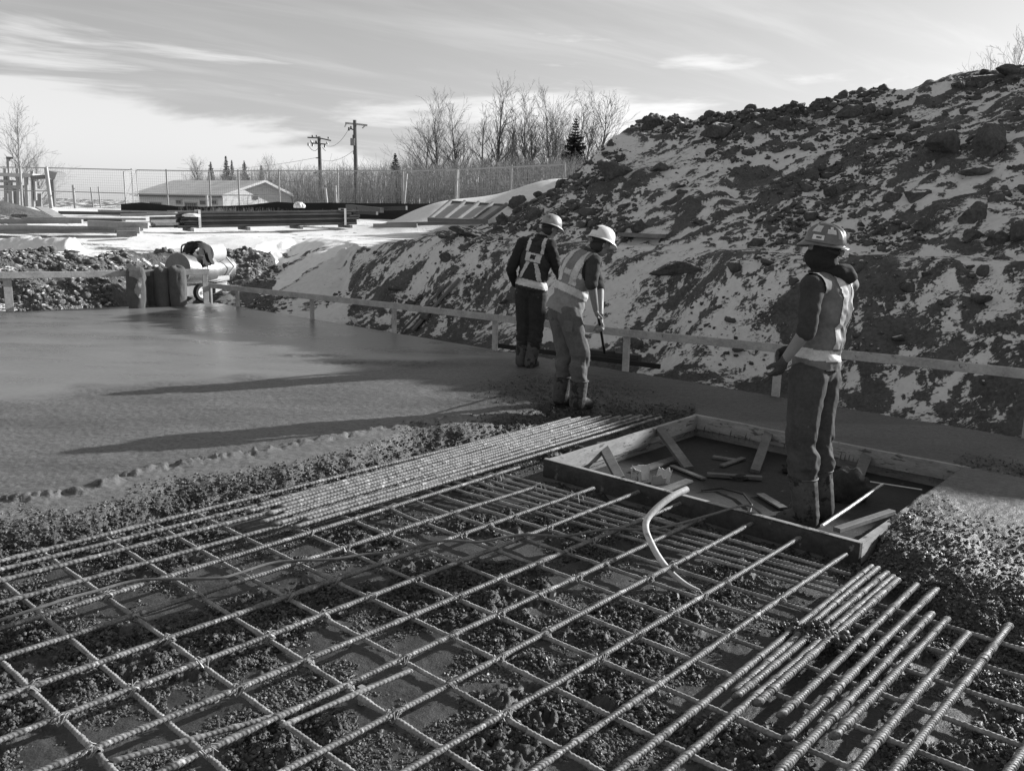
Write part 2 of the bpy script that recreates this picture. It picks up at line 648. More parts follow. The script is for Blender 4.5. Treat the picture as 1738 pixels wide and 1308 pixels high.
def add_flow(o):
    n = len(o.data.vertices)
    co = np.empty(n * 3, dtype=np.float32)
    o.data.vertices.foreach_get('co', co)
    co = co.reshape(-1, 3)
    wx, wy = co[:, 0] - O2.x, co[:, 1] - O2.y
    s = wx * BX.x + wy * BX.y; d = wx * AX.x + wy * AX.y
    ca, sa = math.cos(0.62), math.sin(0.62)
    a = o.data.attributes.new('flow', 'FLOAT_VECTOR', 'POINT')
    a.data.foreach_set('vector', np.stack([s * ca + d * sa, -s * sa + d * ca, co[:, 2] * 0.6], 1).astype(np.float32).ravel())


def add_attr(o, name, vals):
    a = o.data.attributes.new(name, 'FLOAT', 'POINT')
    a.data.foreach_set('value', np.asarray(vals, dtype=np.float32))


# fine land: right-hand bank and heap, in slab-edge coordinates
s_ax = np.concatenate([np.arange(-16.0, -4.5, 0.25), np.arange(-4.4, 10.6, 0.034), np.arange(10.7, 24.0, 0.25)])
d_ax = np.concatenate([np.arange(0.25, 10.4, 0.039), np.arange(10.5, 26.0, 0.3)])
S, Dg = np.meshgrid(s_ax, d_ax)
HX = O2.x + BX.x * S + AX.x * Dg
HY = O2.y + BX.y * S + AX.y * Dg
HZ, HS = terrain(HX, HY)
HU = HX / HY
hk = (S > -4.45) & (Dg < 13.6) | ((Dg > 13.0) & (HZ > terrain(HX, HY, False)[0] - 5) & (HU > -0.02))
f = grid_faces(len(d_ax), len(s_ax), hk)[:, ::-1].copy()
v, f, used = compact(np.stack([HX, HY, HZ], -1).reshape(-1, 3), f)
heap_o = np_obj("spoil_hill", v, f, M_HILL, smooth=True)
add_attr(heap_o, 'snow', HS.ravel()[used])
add_flow(heap_o)
tag(heap_o, "long snow dusted heap of excavated earth behind the slab", None, None, 'structure')

# wider land: left bank, yard, fields to the horizon
u_ax = np.concatenate([np.linspace(-2.5, -0.66, 40), np.arange(-0.655, 0.16, 0.0024), np.linspace(0.17, 2.5, 60)])
y_ax = np.concatenate([np.exp(np.arange(math.log(13.0), math.log(26.0), 0.0022)), np.exp(np.arange(math.log(26.05), math.log(70.0), 0.008)),
                       np.exp(np.linspace(math.log(72), math.log(4000), 40))])
U, Y = np.meshgrid(u_ax, y_ax)
X = U * Y
Z, SN = terrain(X, Y)
wx, wy = X - O2.x, Y - O2.y
s_ = wx * BX.x + wy * BX.y
d_ = wx * AX.x + wy * AX.y
dl_ = (X - CORNER.x) * NLEFT[0] + (Y - CORNER.y) * NLEFT[1]
inheap = (s_ > -4.33) & (s_ < 23.5) & (d_ > 0.32) & (d_ < 13.5)
keep = (np.maximum(d_, dl_) > 0.12) & ~inheap & ~((s_ > -4.33) & (d_ < 0.32) & (d_ > -50) & (dl_ < 0.1))
far = sstep(60, 120, Y)
Z = np.where(Y > 60, Z * (1 - far) + far * (-0.2), Z)
Z = Z + far * 6.0 * sstep(700, 2600, Y) * fbm(X / 500, Y / 500, octv=3, seed=141)
f = grid_faces(len(y_ax), len(u_ax), keep)
v, f, used = compact(np.stack([X, Y, Z], -1).reshape(-1, 3), f)
land = np_obj("snowy_ground", v, f, M_FIELD, smooth=True)
add_attr(land, 'snow', SN.ravel()[used])
add_flow(land)
tag(land, "snow covered yard and field beyond the excavation", None, None, 'structure')


# ------------------------------------------------------------------ clods and boulders
def ico(sub):
    import bmesh
    bm = bmesh.new()
    bmesh.ops.create_icosphere(bm, subdivisions=sub, radius=1.0)
    v = np.array([p.co[:] for p in bm.verts])
    f = np.array([[q.index for q in p.verts] for p in bm.faces])
    bm.free()
    return v, f


ICO1, ICO2, ICO3, ICO4 = ico(1), ico(2), ico(3), ico(4)
OCT = (np.array([[1, 0, 0], [-1, 0, 0], [0, 1, 0], [0, -1, 0], [0, 0, 1], [0, 0, -1.]]),
       np.array([[0, 2, 4], [2, 1, 4], [1, 3, 4], [3, 0, 4], [2, 0, 5], [1, 2, 5], [3, 1, 5], [0, 3, 5]]))


def rock_shape(rng, base, planes=9, rough=0.12):
    v, f = base
    v = v.copy()
    for _ in range(planes):
        n = rng.normal(size=3); n /= np.linalg.norm(n)
        d = rng.uniform(0.38, 0.80)
        pr = v @ n
        v -= np.where(pr > d, pr - d, 0)[:, None] * n
    off = rng.uniform(0, 50)
    nz = fbm(v[:, 0] * 2.5 + off, v[:, 1] * 2.5, v[:, 2] * 2.5, octv=3, seed=int(off))
    return v * (1 + (nz - 0.5) * 2 * rough)[:, None], f


def rand_rot(rng, n=None):
    q = rng.normal(size=(4,)); q /= np.linalg.norm(q)
    w, x, y, z = q
    return np.array([[1 - 2 * (y * y + z * z), 2 * (x * y - z * w), 2 * (x * z + y * w)],
                     [2 * (x * y + z * w), 1 - 2 * (x * x + z * z), 2 * (y * z - x * w)],
                     [2 * (x * z - y * w), 2 * (y * z + x * w), 1 - 2 * (x * x + y * y)]])


def scatter(name, pts, sizes, shapes, rng, mat, flat=0.75, parent=None):
    vs, fs, n = [], [], 0
    for p, sz in zip(pts, sizes):
        v, f = shapes[rng.integers(len(shapes))]
        R = rand_rot(rng)
        sc = sz * rng.uniform(0.7, 1.3, 3)
        w = (v * sc) @ R.T
        w[:, 2] *= flat
        vs.append(w + p); fs.append(f + n); n += len(v)
    o = np_obj(name, np.concatenate(vs), np.concatenate(fs), mat, parent)
    return o


rng = np.random.default_rng(5)
shapes1 = [rock_shape(rng, ICO1, 7, 0.15) for _ in range(14)]
shapes2 = [rock_shape(rng, ICO2, 10, 0.12) for _ in range(14)]

pts, sz = [], []
N = 20000
ss = rng.uniform(-2.5, 10.6, N); dd = rng.uniform(1.2, 9.9, N)
keepn = fbm(ss * 0.8, dd * 0.8, octv=4, seed=151) + rng.uniform(-0.12, 0.12, N)
px_ = O2.x + BX.x * ss + AX.x * dd; py_ = O2.y + BX.y * ss + AX.y * dd
pz_, _ = terrain(px_, py_)
size = 0.018 * np.exp(rng.exponential(0.60, N))
cdv = np.interp(ss, CR_S, CR_D)
crest = np.abs(dd - cdv) < 0.45
size = np.where(crest, size * 1.5, size)
ok = ((keepn > 0.53) | (crest & (keepn > 0.44))) & (pz_ > 0.0) & (size < 0.17) & ((dd > 3.4) | (rng.uniform(0, 1, N) < 0.35)) & ((dd < 2.75) | (dd > 3.35))
for i in np.nonzero(ok)[0]:
    pts.append((px_[i], py_[i], pz_[i] + size[i] * 0.1)); sz.append(size[i])
big = [i for i, a in enumerate(sz) if a > 0.07]
small = [i for i, a in enumerate(sz) if a <= 0.07]
o = scatter("earth_clods", [pts[i] for i in small], [sz[i] for i in small], shapes1, rng, M_CLOD)
tag(o, "small broken clods of earth strewn over the snowy heap", None, None, 'stuff')
o = scatter("earth_lumps", [pts[i] for i in big], [sz[i] for i in big], shapes2, rng, M_CLOD)
tag(o, "fist to head sized lumps of earth strewn over the snowy heap", None, None, 'stuff')

# left bank lumps
pts, sz = [], []
N = 22000
uu = -0.62 + 0.365 * rng.uniform(0, 1, N) ** 1.15; yy = rng.uniform(15.5, 21.0, N)
px_ = uu * yy; py_ = yy
pz_, sn_ = terrain(px_, py_)
dl = (px_ - CORNER.x) * NLEFT[0] + (py_ - CORNER.y) * NLEFT[1]
dr = (px_ - O2.x) * AX.x + (py_ - O2.y) * AX.y
D_ = np.maximum(dl, dr)
kn = fbm(px_ * 1.4, py_ * 1.4, octv=3, seed=161) + rng.uniform(-0.1, 0.1, N)
for i in range(N):
    if D_[i] > 0.35 and D_[i] < 3.3 and kn[i] > 0.50 + 0.10 * (uu[i] > -0.3) and not (uu[i] > -0.28 and rng.uniform() < 0.6):
        a = 0.017 * math.exp(rng.exponential(0.55))
        pts.append((px_[i], py_[i], pz_[i] + a * 0.05)); sz.append(min(a, 0.11))
o = scatter("bank_clods", pts, sz, shapes1, rng, M_BANK)
tag(o, "crumbled earth lying on the bank behind the slab corner", None, None, 'stuff')


def on_land(px, py, lo=0.2, hi=12.0):
    """first point of the land seen at a pixel (marching along the line of sight)"""
    d = ray(px, py)
    n = 2600
    t = np.linspace(8.0, 34.0, n) / d.y
    xs, ys, zs = t * d.x, t * d.y, EYE + t * d.z
    tz, _ = terrain(xs, ys)
    hit = np.nonzero(tz >= zs)[0]
    i = hit[0] if len(hit) else n - 1
    return Vector((xs[i], ys[i], tz[i]))


BOULDERS = [  # px, py, half width px, half height px, label
    (1045, 290, 36, 17, "flat wide boulder with snow on its back on the left shoulder of the heap"),
    (1112, 208, 24, 13, "jagged block forming the peak at the left end of the heap crest"),
    (1222, 220, 30, 18, "snow capped boulder leaning on the crest right of the peak"),
    (1238, 196, 11, 9, "dark round boulder standing on the crest beside a snow capped one"),
    (1335, 210, 17, 12, "dark boulder just under the middle of the heap crest"),
    (1308, 199, 14, 8, "low flat boulder lying on the middle of the heap crest"),
    (1500, 150, 12, 8, "small boulder on the crest about where the skyline starts to climb"),
    (1612, 245, 34, 22, "tall slanting slab of frozen earth high on the right of the heap"),
    (1690, 240, 36, 30, "big rounded boulder streaked with snow high on the right of the heap"),
    (1665, 285, 34, 10, "thin dark slab sticking out below the two big blocks"),
    (1555, 330, 24, 15, "pale rounded boulder in the middle of the heap right of the hard hat"),
    (1515, 332, 18, 11, "flat dark boulder tucked beside the pale rounded one on the heap"),
    (1655, 360, 24, 24, "upright boulder halfway down the heap at the right"),
    (1575, 382, 18, 13, "triangular boulder low on the heap right of the standing man"),
    (1380, 298, 17, 13, "boxy clod in the middle of the heap above the standing man"),
    (1190, 375, 22, 10, "pair shaped clod on the lower heap above the white hard hat"),
    (1085, 385, 17, 15, "squat block low on the heap right of the bent man's hat"),
    (1700, 405, 26, 16, "dark block at the foot of the heap near the right edge"),
    (1650, 400, 22, 15, "broad clod at the foot of the heap left of the dark block"),
    (1730, 395, 18, 20, "boulder cut by the right edge of the picture at the heap foot"),
    (1150, 455, 50, 15, "long buried boulder showing in the bank behind the two men"),
    (1675, 135, 28, 12, "broad boulder on the highest part of the crest at the right"),
    (1715, 120, 20, 10, "topmost boulder of the heap at the right edge"),
    (880, 345, 16, 14, "dark block at the left foot of the heap"),
    (850, 372, 14, 16, "upright block beside the leaning wooden panel"),
    (905, 365, 15, 14, "rounded block at the heap foot above the left man's hat"),
    (800, 395, 36, 9, "long dark clod lying on the snow below the wooden panel"),
    (1120, 285, 20, 9, "narrow snow backed slab left of the middle of the heap"),
    (1440, 190, 26, 12, "dark overhanging block under the crest in the middle right"),
    (960, 265, 14, 10, "small dark block on the left skyline of the heap"),
]
rngb = np.random.default_rng(12)
for (bx, by, hw, hh, lab) in BOULDERS:
    p = on_land(bx, by + hh * 0.6)
    k = p.y / FPX
    v, f = rock_shape(rngb, ICO4, 13, 0.14)
    fine_ = fbm(v[:, 0] * 7 + bx, v[:, 1] * 7, v[:, 2] * 7, octv=3, seed=int(by))
    v = v * (1 + (fine_ - 0.5) * 0.16)[:, None]
    v = v * np.array([hw * k * 1.12, hw * k * 0.85, hh * k * 1.25])
    a = rngb.uniform(-0.25, 0.25)
    R = np.array([[math.cos(a), 0, math.sin(a)], [0, 1, 0], [-math.sin(a), 0, math.cos(a)]])
    v = v @ R.T
    o = np_obj("boulder", v + np.array(p) + np.array([0, hw * k * 0.25, hh * k * 0.35]), f, M_CLOD, loc=p)
    tag(o, lab, "boulder", "boulders and blocks on the spoil heap")
# ================================================================== fresh slab, ground under the steel
NL, FL, FR, NR = gp(935, 782), gp(1178, 706), gp(1632, 786), gp(1475, 914)
LA = ((FL - NL).dot(AX) + (FR - NR).dot(AX)) / 2
LB = ((NR - NL).dot(BX) + (FR - FL).dot(BX)) / 2
OPN = NL.copy()


def opn(a, b, z=0.0):
    p = OPN + AX * a + BX * b
    return Vector((p.x, p.y, z))


PIT = -0.20
BASE = -0.155
FRONT = [(-900, 1160), (-300, 1000), (0, 925), (100, 908), (165, 893), (300, 855), (480, 822), (600, 792), (640, 776), (700, 748), (830, 722), (960, 697),
         (1060, 701), (1178, 706)]
FRONT_R = [(1475, 914), (1500, 955), (1560, 990), (1640, 1038), (1738, 1085), (2000, 1180), (2600, 1400)]


def poly_uy(pts):
    w = [gp(a, b) for a, b in pts]
    return np.array([p.x / p.y for p in w]), np.array([p.y for p in w])


fu, fy = poly_uy(FRONT)
ru, ry = poly_uy(FRONT_R)
U1 = FL.x / FL.y
su, sy = poly_uy([(-200, 880), (0, 850), (130, 836), (245, 800), (420, 770), (600, 738), (690, 722), (800, 705)])
zu_, zy_ = poly_uy([(-400, 700), (0, 681), (300, 655), (560, 630), (760, 612), (880, 600), (1000, 597)])


def slab_field(x, y):
    u = x / y
    wob = (fbm(x * 2.2, y * 2.2, octv=4, seed=201) - 0.5) * 0.35
    a = (x - OPN.x) * AX.x + (y - OPN.y) * AX.y
    b = (x - OPN.x) * BX.x + (y - OPN.y) * BX.y
    tl = (y - np.interp(u, fu, fy)) * 0.85 + wob
    tr = (y - np.interp(u, ru, ry)) * 0.85 + wob * 0.8
    opening = (a > 0) & (a < LA) & (b > 0) & (b < LB)
    right = np.where(a > LA, np.minimum(a - LA + 0.6, 2.0), np.where(b > LB, tr, -1.0))
    # right of the opening the front line starts at the near right corner
    t = np.where(u < U1, np.where(b < 0, tl, -1.0), right)
    t = np.where((u >= U1) & (b > LB) & (a <= LA), tr, t)
    t = np.where((u < U1) & (b >= -0.02) & (a > LA), np.maximum(tl, 0.3), t)
    return t, opening, a, b


u_ax = np.concatenate([np.linspace(-1.5, -0.69, 50), np.arange(-0.685, 0.685, 0.0026), np.linspace(0.69, 1.6, 55)])
y_ax = np.exp(np.arange(math.log(2.2), math.log(18.6), 0.0033))
U, Y = np.meshgrid(u_ax, y_ax)
X = U * Y
T, OPENING, GA, GB = slab_field(X, Y)
n1 = fbm(X * 9, Y * 9, octv=4, seed=211)
n2 = fbm(X * 34, Y * 34, octv=3, seed=221)
patch = sstep(0.47, 0.62, fbm(X * 2.3, Y * 2.3, octv=4, seed=231))
rightz = (GB > LB - 0.1) & (GA < LA + 0.4)
seam_d = (Y - np.interp(U, su, sy))
seam = np.exp(-(seam_d / (0.05 + 0.03 * n1)) ** 2) * sstep(0.05, -0.12, U) * (n1 > 0.42)
mid_d = np.interp(U, zu_, zy_) + (fbm(X * 1.3, Y * 1.3, octv=4, seed=224) - 0.5) * 0.9 - Y
mid = mid_d > 0
mid_s = sstep(-0.35, 0.25, mid_d)
frontlump = sstep(0.42, 0.04, T) * 1.0
frontlump = np.where(rightz, sstep(1.5, 0.1, T) * 0.5, frontlump)
tramp = np.exp(-(((X - 0.55) / 0.9) ** 2 + ((Y - 9.3) / 0.9) ** 2))       # where the two men have waded
tramp = tramp + 0.7 * np.exp(-(((X + 1.6) / 0.9) ** 2 + ((Y - 10.85) / 0.25) ** 2)) + 0.6 * np.exp(-(((X + 2.65) / 0.45) ** 2 + ((Y - 11.3) / 0.13) ** 2))
SZ = BASE + 0.02 + (0.135) * sstep(-0.08, 0.42, T) + frontlump * (n1 - 0.5) * 0.07 + frontlump * (n2 - 0.5) * 0.055 + frontlump * (fbm(X * 62, Y * 62, octv=2, seed=222) - 0.5) * 0.035
SZ = SZ + np.where(rightz, sstep(0.1, 1.0, T) * 0.02 + (fbm(X * 3, Y * 3, octv=3, seed=241) - 0.5) * 0.10 * sstep(1.6, 0.4, T), 0)
SZ = SZ + seam * 0.035 * (0.5 + n2) + tramp * ((n1 - 0.45) * 0.10 + (n2 - 0.5) * 0.03)
SZ = SZ + (fbm(X * 0.9, Y * 0.9, octv=3, seed=251) - 0.5) * 0.018 + np.where(mid, (n2 - 0.5) * 0.011 + (n1 - 0.5) * 0.007 + (fbm(X * 55, Y * 55, octv=2, seed=223) - 0.5) * 0.006, 0)
n3 = fbm(X * 62, Y * 62, octv=2, seed=222)
GZ = BASE - 0.012 + patch * ((n1 - 0.36) * 0.070 + (n2 - 0.42) * 0.070 + (n3 - 0.5) * 0.045) + (n1 - 0.5) * 0.014 + (n3 - 0.5) * 0.004
poured = T > 0
ZZ = np.where(poured, SZ, GZ)
# blend across the front so the slab runs down on to the ground
bl = sstep(-0.12, 0.06, T)
ZZ = np.where(np.abs(T) < 0.12, GZ * (1 - bl) + SZ * bl, ZZ)
dr = (X - O2.x) * AX.x + (Y - O2.y) * AX.y
dl = (X - CORNER.x) * NLEFT[0] + (Y - CORNER.y) * NLEFT[1]
cell = 0.0042 * Y
# pull the outer row of points on to the straight edges of the pour
mv = np.where((dr > 0) & (dr < cell * 1.6), dr, 0)
X = X - AX.x * mv; Y = Y - AX.y * mv
mv = np.where((dl > 0) & (dl < cell * 1.6), dl, 0)
X = X - NLEFT[0] * mv; Y = Y - NLEFT[1] * mv
inside = (dr < cell * 1.6) & (dl < cell * 1.6) & ~((GA > 0.01) & (GA < LA - 0.01) & (GB > 0.01) & (GB < LB - 0.01))
V = np.stack([X, Y, ZZ], -1).reshape(-1, 3)
F = grid_faces(len(y_ax), len(u_ax), inside)
pf = poured.ravel()[F].sum(1) >= 2

M_CONC, nt, b, oc = _start("fresh_concrete")
at_ = nt.nodes.new('ShaderNodeAttribute'); at_.attribute_name = 'rough'
c1 = _noise(nt, _stretch(nt, oc, (0.5, 1.6, 1), (0, 0, 0.75)), 1.3, 8, 0.62, 0.4)
c2 = _noise(nt, oc, 90.0, 4, 0.7)
c3 = _noise(nt, oc, 17.0, 6, 0.7)
tone = _mathn(nt, 'ADD', _mathn(nt, 'MULTIPLY', c1, 0.6), _mathn(nt, 'MULTIPLY', c3, 0.4))
tone = _range(nt, tone, 0.33, 0.67, 0.108, 0.205)
c4 = _noise(nt, _stretch(nt, oc, (1.0, 3.0, 1), (0, 0, 0.10)), 24.0, 4, 0.7)
tone = _mathn(nt, 'MULTIPLY', tone, _mathn(nt, 'ADD', 1.0, _mathn(nt, 'MULTIPLY', _mathn(nt, 'SUBTRACT', c4, 0.5), _range(nt, at_.outputs['Fac'], 0, 0.4, 0.4, 2.9))))
tone = _mathn(nt, 'MULTIPLY', tone, _range(nt, at_.outputs['Fac'], 0, 1, 1.0, 0.28))
pit_ = _mathn(nt, 'MULTIPLY', _range(nt, c2, 0.30, 0.5, 0.45, 1.0), 1.0)
mxp = nt.nodes.new('ShaderNodeMix')
nt.links.new(_range(nt, at_.outputs['Fac'], 0.1, 0.5, 0.15, 1.0), mxp.inputs[0]); mxp.inputs[2].default_value = 1.0
nt.links.new(pit_, mxp.inputs[3])
_grey(nt, b, _mathn(nt, 'MULTIPLY', tone, mxp.outputs[0]))
rg_ = _range(nt, at_.outputs['Fac'], 0.0, 0.35, 0.25, 0.50)
nt.links.new(_mathn(nt, 'ADD', rg_, _range(nt, c1, 0.3, 0.7, 0.0, 0.10)), b.inputs['Roughness'])
b.inputs['Specular IOR Level'].default_value = 0.6
bh = _mathn(nt, 'ADD', _mathn(nt, 'MULTIPLY', c2, _range(nt, at_.outputs['Fac'], 0, 0.6, 0.03, 1.0)), _mathn(nt, 'MULTIPLY', c1, 0.10))
_bump(nt, b, bh, 0.55, 0.02)

M_SUB = grey_mat("wet_blinding", 0.045, rough=0.55, var=0.45, scale=5, bump=0.6, bscale=75, bdist=0.012, spec=0.5, rvar=0.15)
M_AGG0 = grey_mat("wet_aggregate", 0.07, rough=0.42, var=0.5, scale=14, bump=0.25, bscale=140, bdist=0.003, spec=0.3, rvar=0.15)

M_AGG, nt, b, oc = _start("stony_mortar")
oi = nt.nodes.new('ShaderNodeObjectInfo')
_grey(nt, b, _range(nt, oi.outputs['Random'], 0, 1, 0.04, 0.125, False))
nt.links.new(_range(nt, oi.outputs['Random'], 0, 1, 0.75, 0.42, False), b.inputs['Roughness'])
b.inputs['Specular IOR Level'].default_value = 0.35
ROUGH = np.clip(frontlump * 1.0 + np.where(seam_d > 0, 0.40 * mid_s, 0.0) + np.where(seam_d <= 0, 0.25, 0) + tramp * 0.8 + np.where(U > 0.06, 0.25, 0) + np.where(rightz & (T < 1.4), 0.1, 0), 0, 1)
v, f, used = compact(V, F[pf])
# side of the pour down to the trench
n0 = len(v)
edge = [sd_point(k, 0.0) for k in np.arange(-3.83, 14, 0.25)]
edge_l = [CORNER + Vector((-0.828, -0.561, 0)) * k for k in np.arange(0, 14, 0.25)]
ev, ef = [], []
for line in (edge, edge_l):
    k0 = n0 + len(ev)
    for p in line:
        ev += [(p.x, p.y, -0.012), (p.x, p.y, -0.45)]
    ef += [(k0 + 2 * i, k0 + 2 * i + 1, k0 + 2 * i + 3, k0 + 2 * i + 2) for i in range(len(line) - 1)]
slab = np_obj("concrete_slab", np.concatenate([v, np.array(ev)]), np.concatenate([f, np.array(ef)]), M_CONC, smooth=True)
add_attr(slab, 'rough', np.concatenate([ROUGH.ravel()[used], np.zeros(len(ev))]))
tag(slab, "freshly poured concrete slab still wet and rough at its front", None, None, 'structure')
v, f, used = compact(V, F[~pf])
sub = np_obj("ground", v, f, M_SUB, smooth=True)
tag(sub, "dark ground under the reinforcing bars splashed with concrete", None, None, 'structure')

# aggregate: stones in the ragged front of the pour and splashed over the ground
rng = np.random.default_rng(9)
N = 560000
uu = rng.uniform(-0.66, 0.66, N); yy = np.exp(rng.uniform(math.log(2.4), math.log(10.5), N)); xx = uu * yy
t, op, ga, gb = slab_field(xx, yy)
pat = fbm(xx * 2.3, yy * 2.3, octv=4, seed=231) + rng.uniform(-0.10, 0.10, N)
clus = fbm(xx * 7, yy * 7, octv=2, seed=233)
rz = (gb > LB - 0.1)
trp = np.exp(-(((xx - 0.55) / 0.9) ** 2 + ((yy - 9.3) / 0.9) ** 2))
onslab = (t > -0.05) & (t < np.where(rz, 1.3, 0.46) * rng.uniform(0.15, 1.0, N)) & (rng.uniform(0, 1, N) < np.where(rz, 0.45, 0.9))
onslab |= (t > 0) & (trp > rng.uniform(0.2, 1.6, N))
onground = (t <= 0) & (pat > 0.46) & (clus > 0.34)
ok = (onslab | onground) & ~((ga > -0.05) & (ga < LA + 0.05) & (gb > -0.05) & (gb < LB + 0.05))
iy = np.clip(np.searchsorted(y_ax, yy), 0, len(y_ax) - 1); ix = np.clip(np.searchsorted(u_ax, uu), 0, len(u_ax) - 1)
zz = ZZ[iy, ix]
idx = np.nonzero(ok)[0]
def gn_scatter(name, sel, label, lo, hi, seed):
    """points with size and turn, each given one of four angular stones by geometry nodes"""
    n = len(sel)
    sz = lo + (hi - lo) * rng.uniform(0, 1, n) ** 1.6 * 1.5
    me = bpy.data.meshes.new(name)
    me.vertices.add(n)
    co = np.stack([xx[sel], yy[sel], zz[sel] - sz * 0.10], 1).astype(np.float32)
    me.vertices.foreach_set('co', co.ravel())
    a_ = me.attributes.new('size', 'FLOAT_VECTOR', 'POINT')
    a_.data.foreach_set('vector', (sz[:, None] * rng.uniform(0.6, 1.45, (n, 3))).astype(np.float32).ravel())
    a_ = me.attributes.new('turn', 'FLOAT_VECTOR', 'POINT')
    a_.data.foreach_set('vector', rng.uniform(0, 6.283, (n, 3)).astype(np.float32).ravel())
    me.materials.append(M_AGG)
    o = put(bpy.data.objects.new(name, me))
    ng = bpy.data.node_groups.new(name, 'GeometryNodeTree')
    ng.interface.new_socket('Geometry', in_out='INPUT', socket_type='NodeSocketGeometry')
    ng.interface.new_socket('Geometry', in_out='OUTPUT', socket_type='NodeSocketGeometry')
    N_, L_ = ng.nodes, ng.links
    gi, go = N_.new('NodeGroupInput'), N_.new('NodeGroupOutput')
    g2i = N_.new('GeometryNodeGeometryToInstance')
    for k in range(4):
        ic = N_.new('GeometryNodeMeshIcoSphere')
        ic.inputs['Radius'].default_value = 1.0
        ic.inputs['Subdivisions'].default_value = 2 if k == 3 else 1
        sp = N_.new('GeometryNodeSetPosition')
        nz = N_.new('FunctionNodeRandomValue')
        nz.data_type = 'FLOAT_VECTOR'
        w_ = 0.18 if k == 3 else 0.34
        nz.inputs['Min'].default_value = (-w_,) * 3
        nz.inputs['Max'].default_value = (w_,) * 3
        nz.inputs['Seed'].default_value = seed * 7 + k
        L_.new(ic.outputs['Mesh'], sp.inputs['Geometry'])
        L_.new(nz.outputs['Value'], sp.inputs['Offset'])
        sm = N_.new('GeometryNodeSetMaterial')
        sm.inputs['Material'].default_value = M_AGG
        L_.new(sp.outputs[0], sm.inputs['Geometry'])
        L_.new(sm.outputs[0], g2i.inputs[0])
    iop = N_.new('GeometryNodeInstanceOnPoints')
    iop.inputs['Pick Instance'].default_value = True
    for nm_, sock in (('size', 'Scale'), ('turn', 'Rotation')):
        na = N_.new('GeometryNodeInputNamedAttribute')
        na.data_type = 'FLOAT_VECTOR'
        na.inputs['Name'].default_value = nm_
        if sock == 'Rotation':
            er = N_.new('FunctionNodeEulerToRotation')
            L_.new(na.outputs[0], er.inputs[0])
            L_.new(er.outputs[0], iop.inputs[sock])
        else:
            L_.new(na.outputs[0], iop.inputs[sock])
    m2p = N_.new('GeometryNodeMeshToPoints')
    L_.new(gi.outputs[0], m2p.inputs[0])
    L_.new(m2p.outputs[0], iop.inputs['Points'])
    L_.new(g2i.outputs[0], iop.inputs['Instance'])
    L_.new(iop.outputs[0], go.inputs[0])
    md = o.modifiers.new('stones', 'NODES')
    md.node_group = ng
    return tag(o, label, None, None, 'stuff')


sel_s = idx[onslab[idx]]
sel_g = idx[~onslab[idx]]
gn_scatter("concrete_aggregate", sel_s[:120000], "wet stones in the ragged front of the fresh concrete", 0.0028, 0.0080, 1)
gn_scatter("splashed_gravel", sel_g[:150000], "splashes of stony concrete lying between the bars", 0.0026, 0.0072, 2)

# ================================================================== reinforcing steel
M_BAR = grey_mat("mill_steel_bar", 0.15, rough=0.62, var=0.7, scale=9, bump=0.5, bscale=120, bdist=0.004, metal=0.0, spots=(0.40, 16, 0.58), spec=0.5, rvar=0.14)
M_BARD = grey_mat("muddy_steel_bar", 0.23, rough=0.6, var=0.5, scale=12, bump=0.35, bscale=90, bdist=0.004, metal=0.0, spots=(0.36, 14, 0.58), spec=0.35, rvar=0.14)
M_BARC = grey_mat("splashed_steel_bar", 0.18, rough=0.6, var=0.6, scale=11, bump=0.5, bscale=100, bdist=0.004, spots=(0.07, 22, 0.52), spec=0.4, rvar=0.14)
M_WIRE = plain_mat("tie_wire", 0.30, 0.5, 0.2)


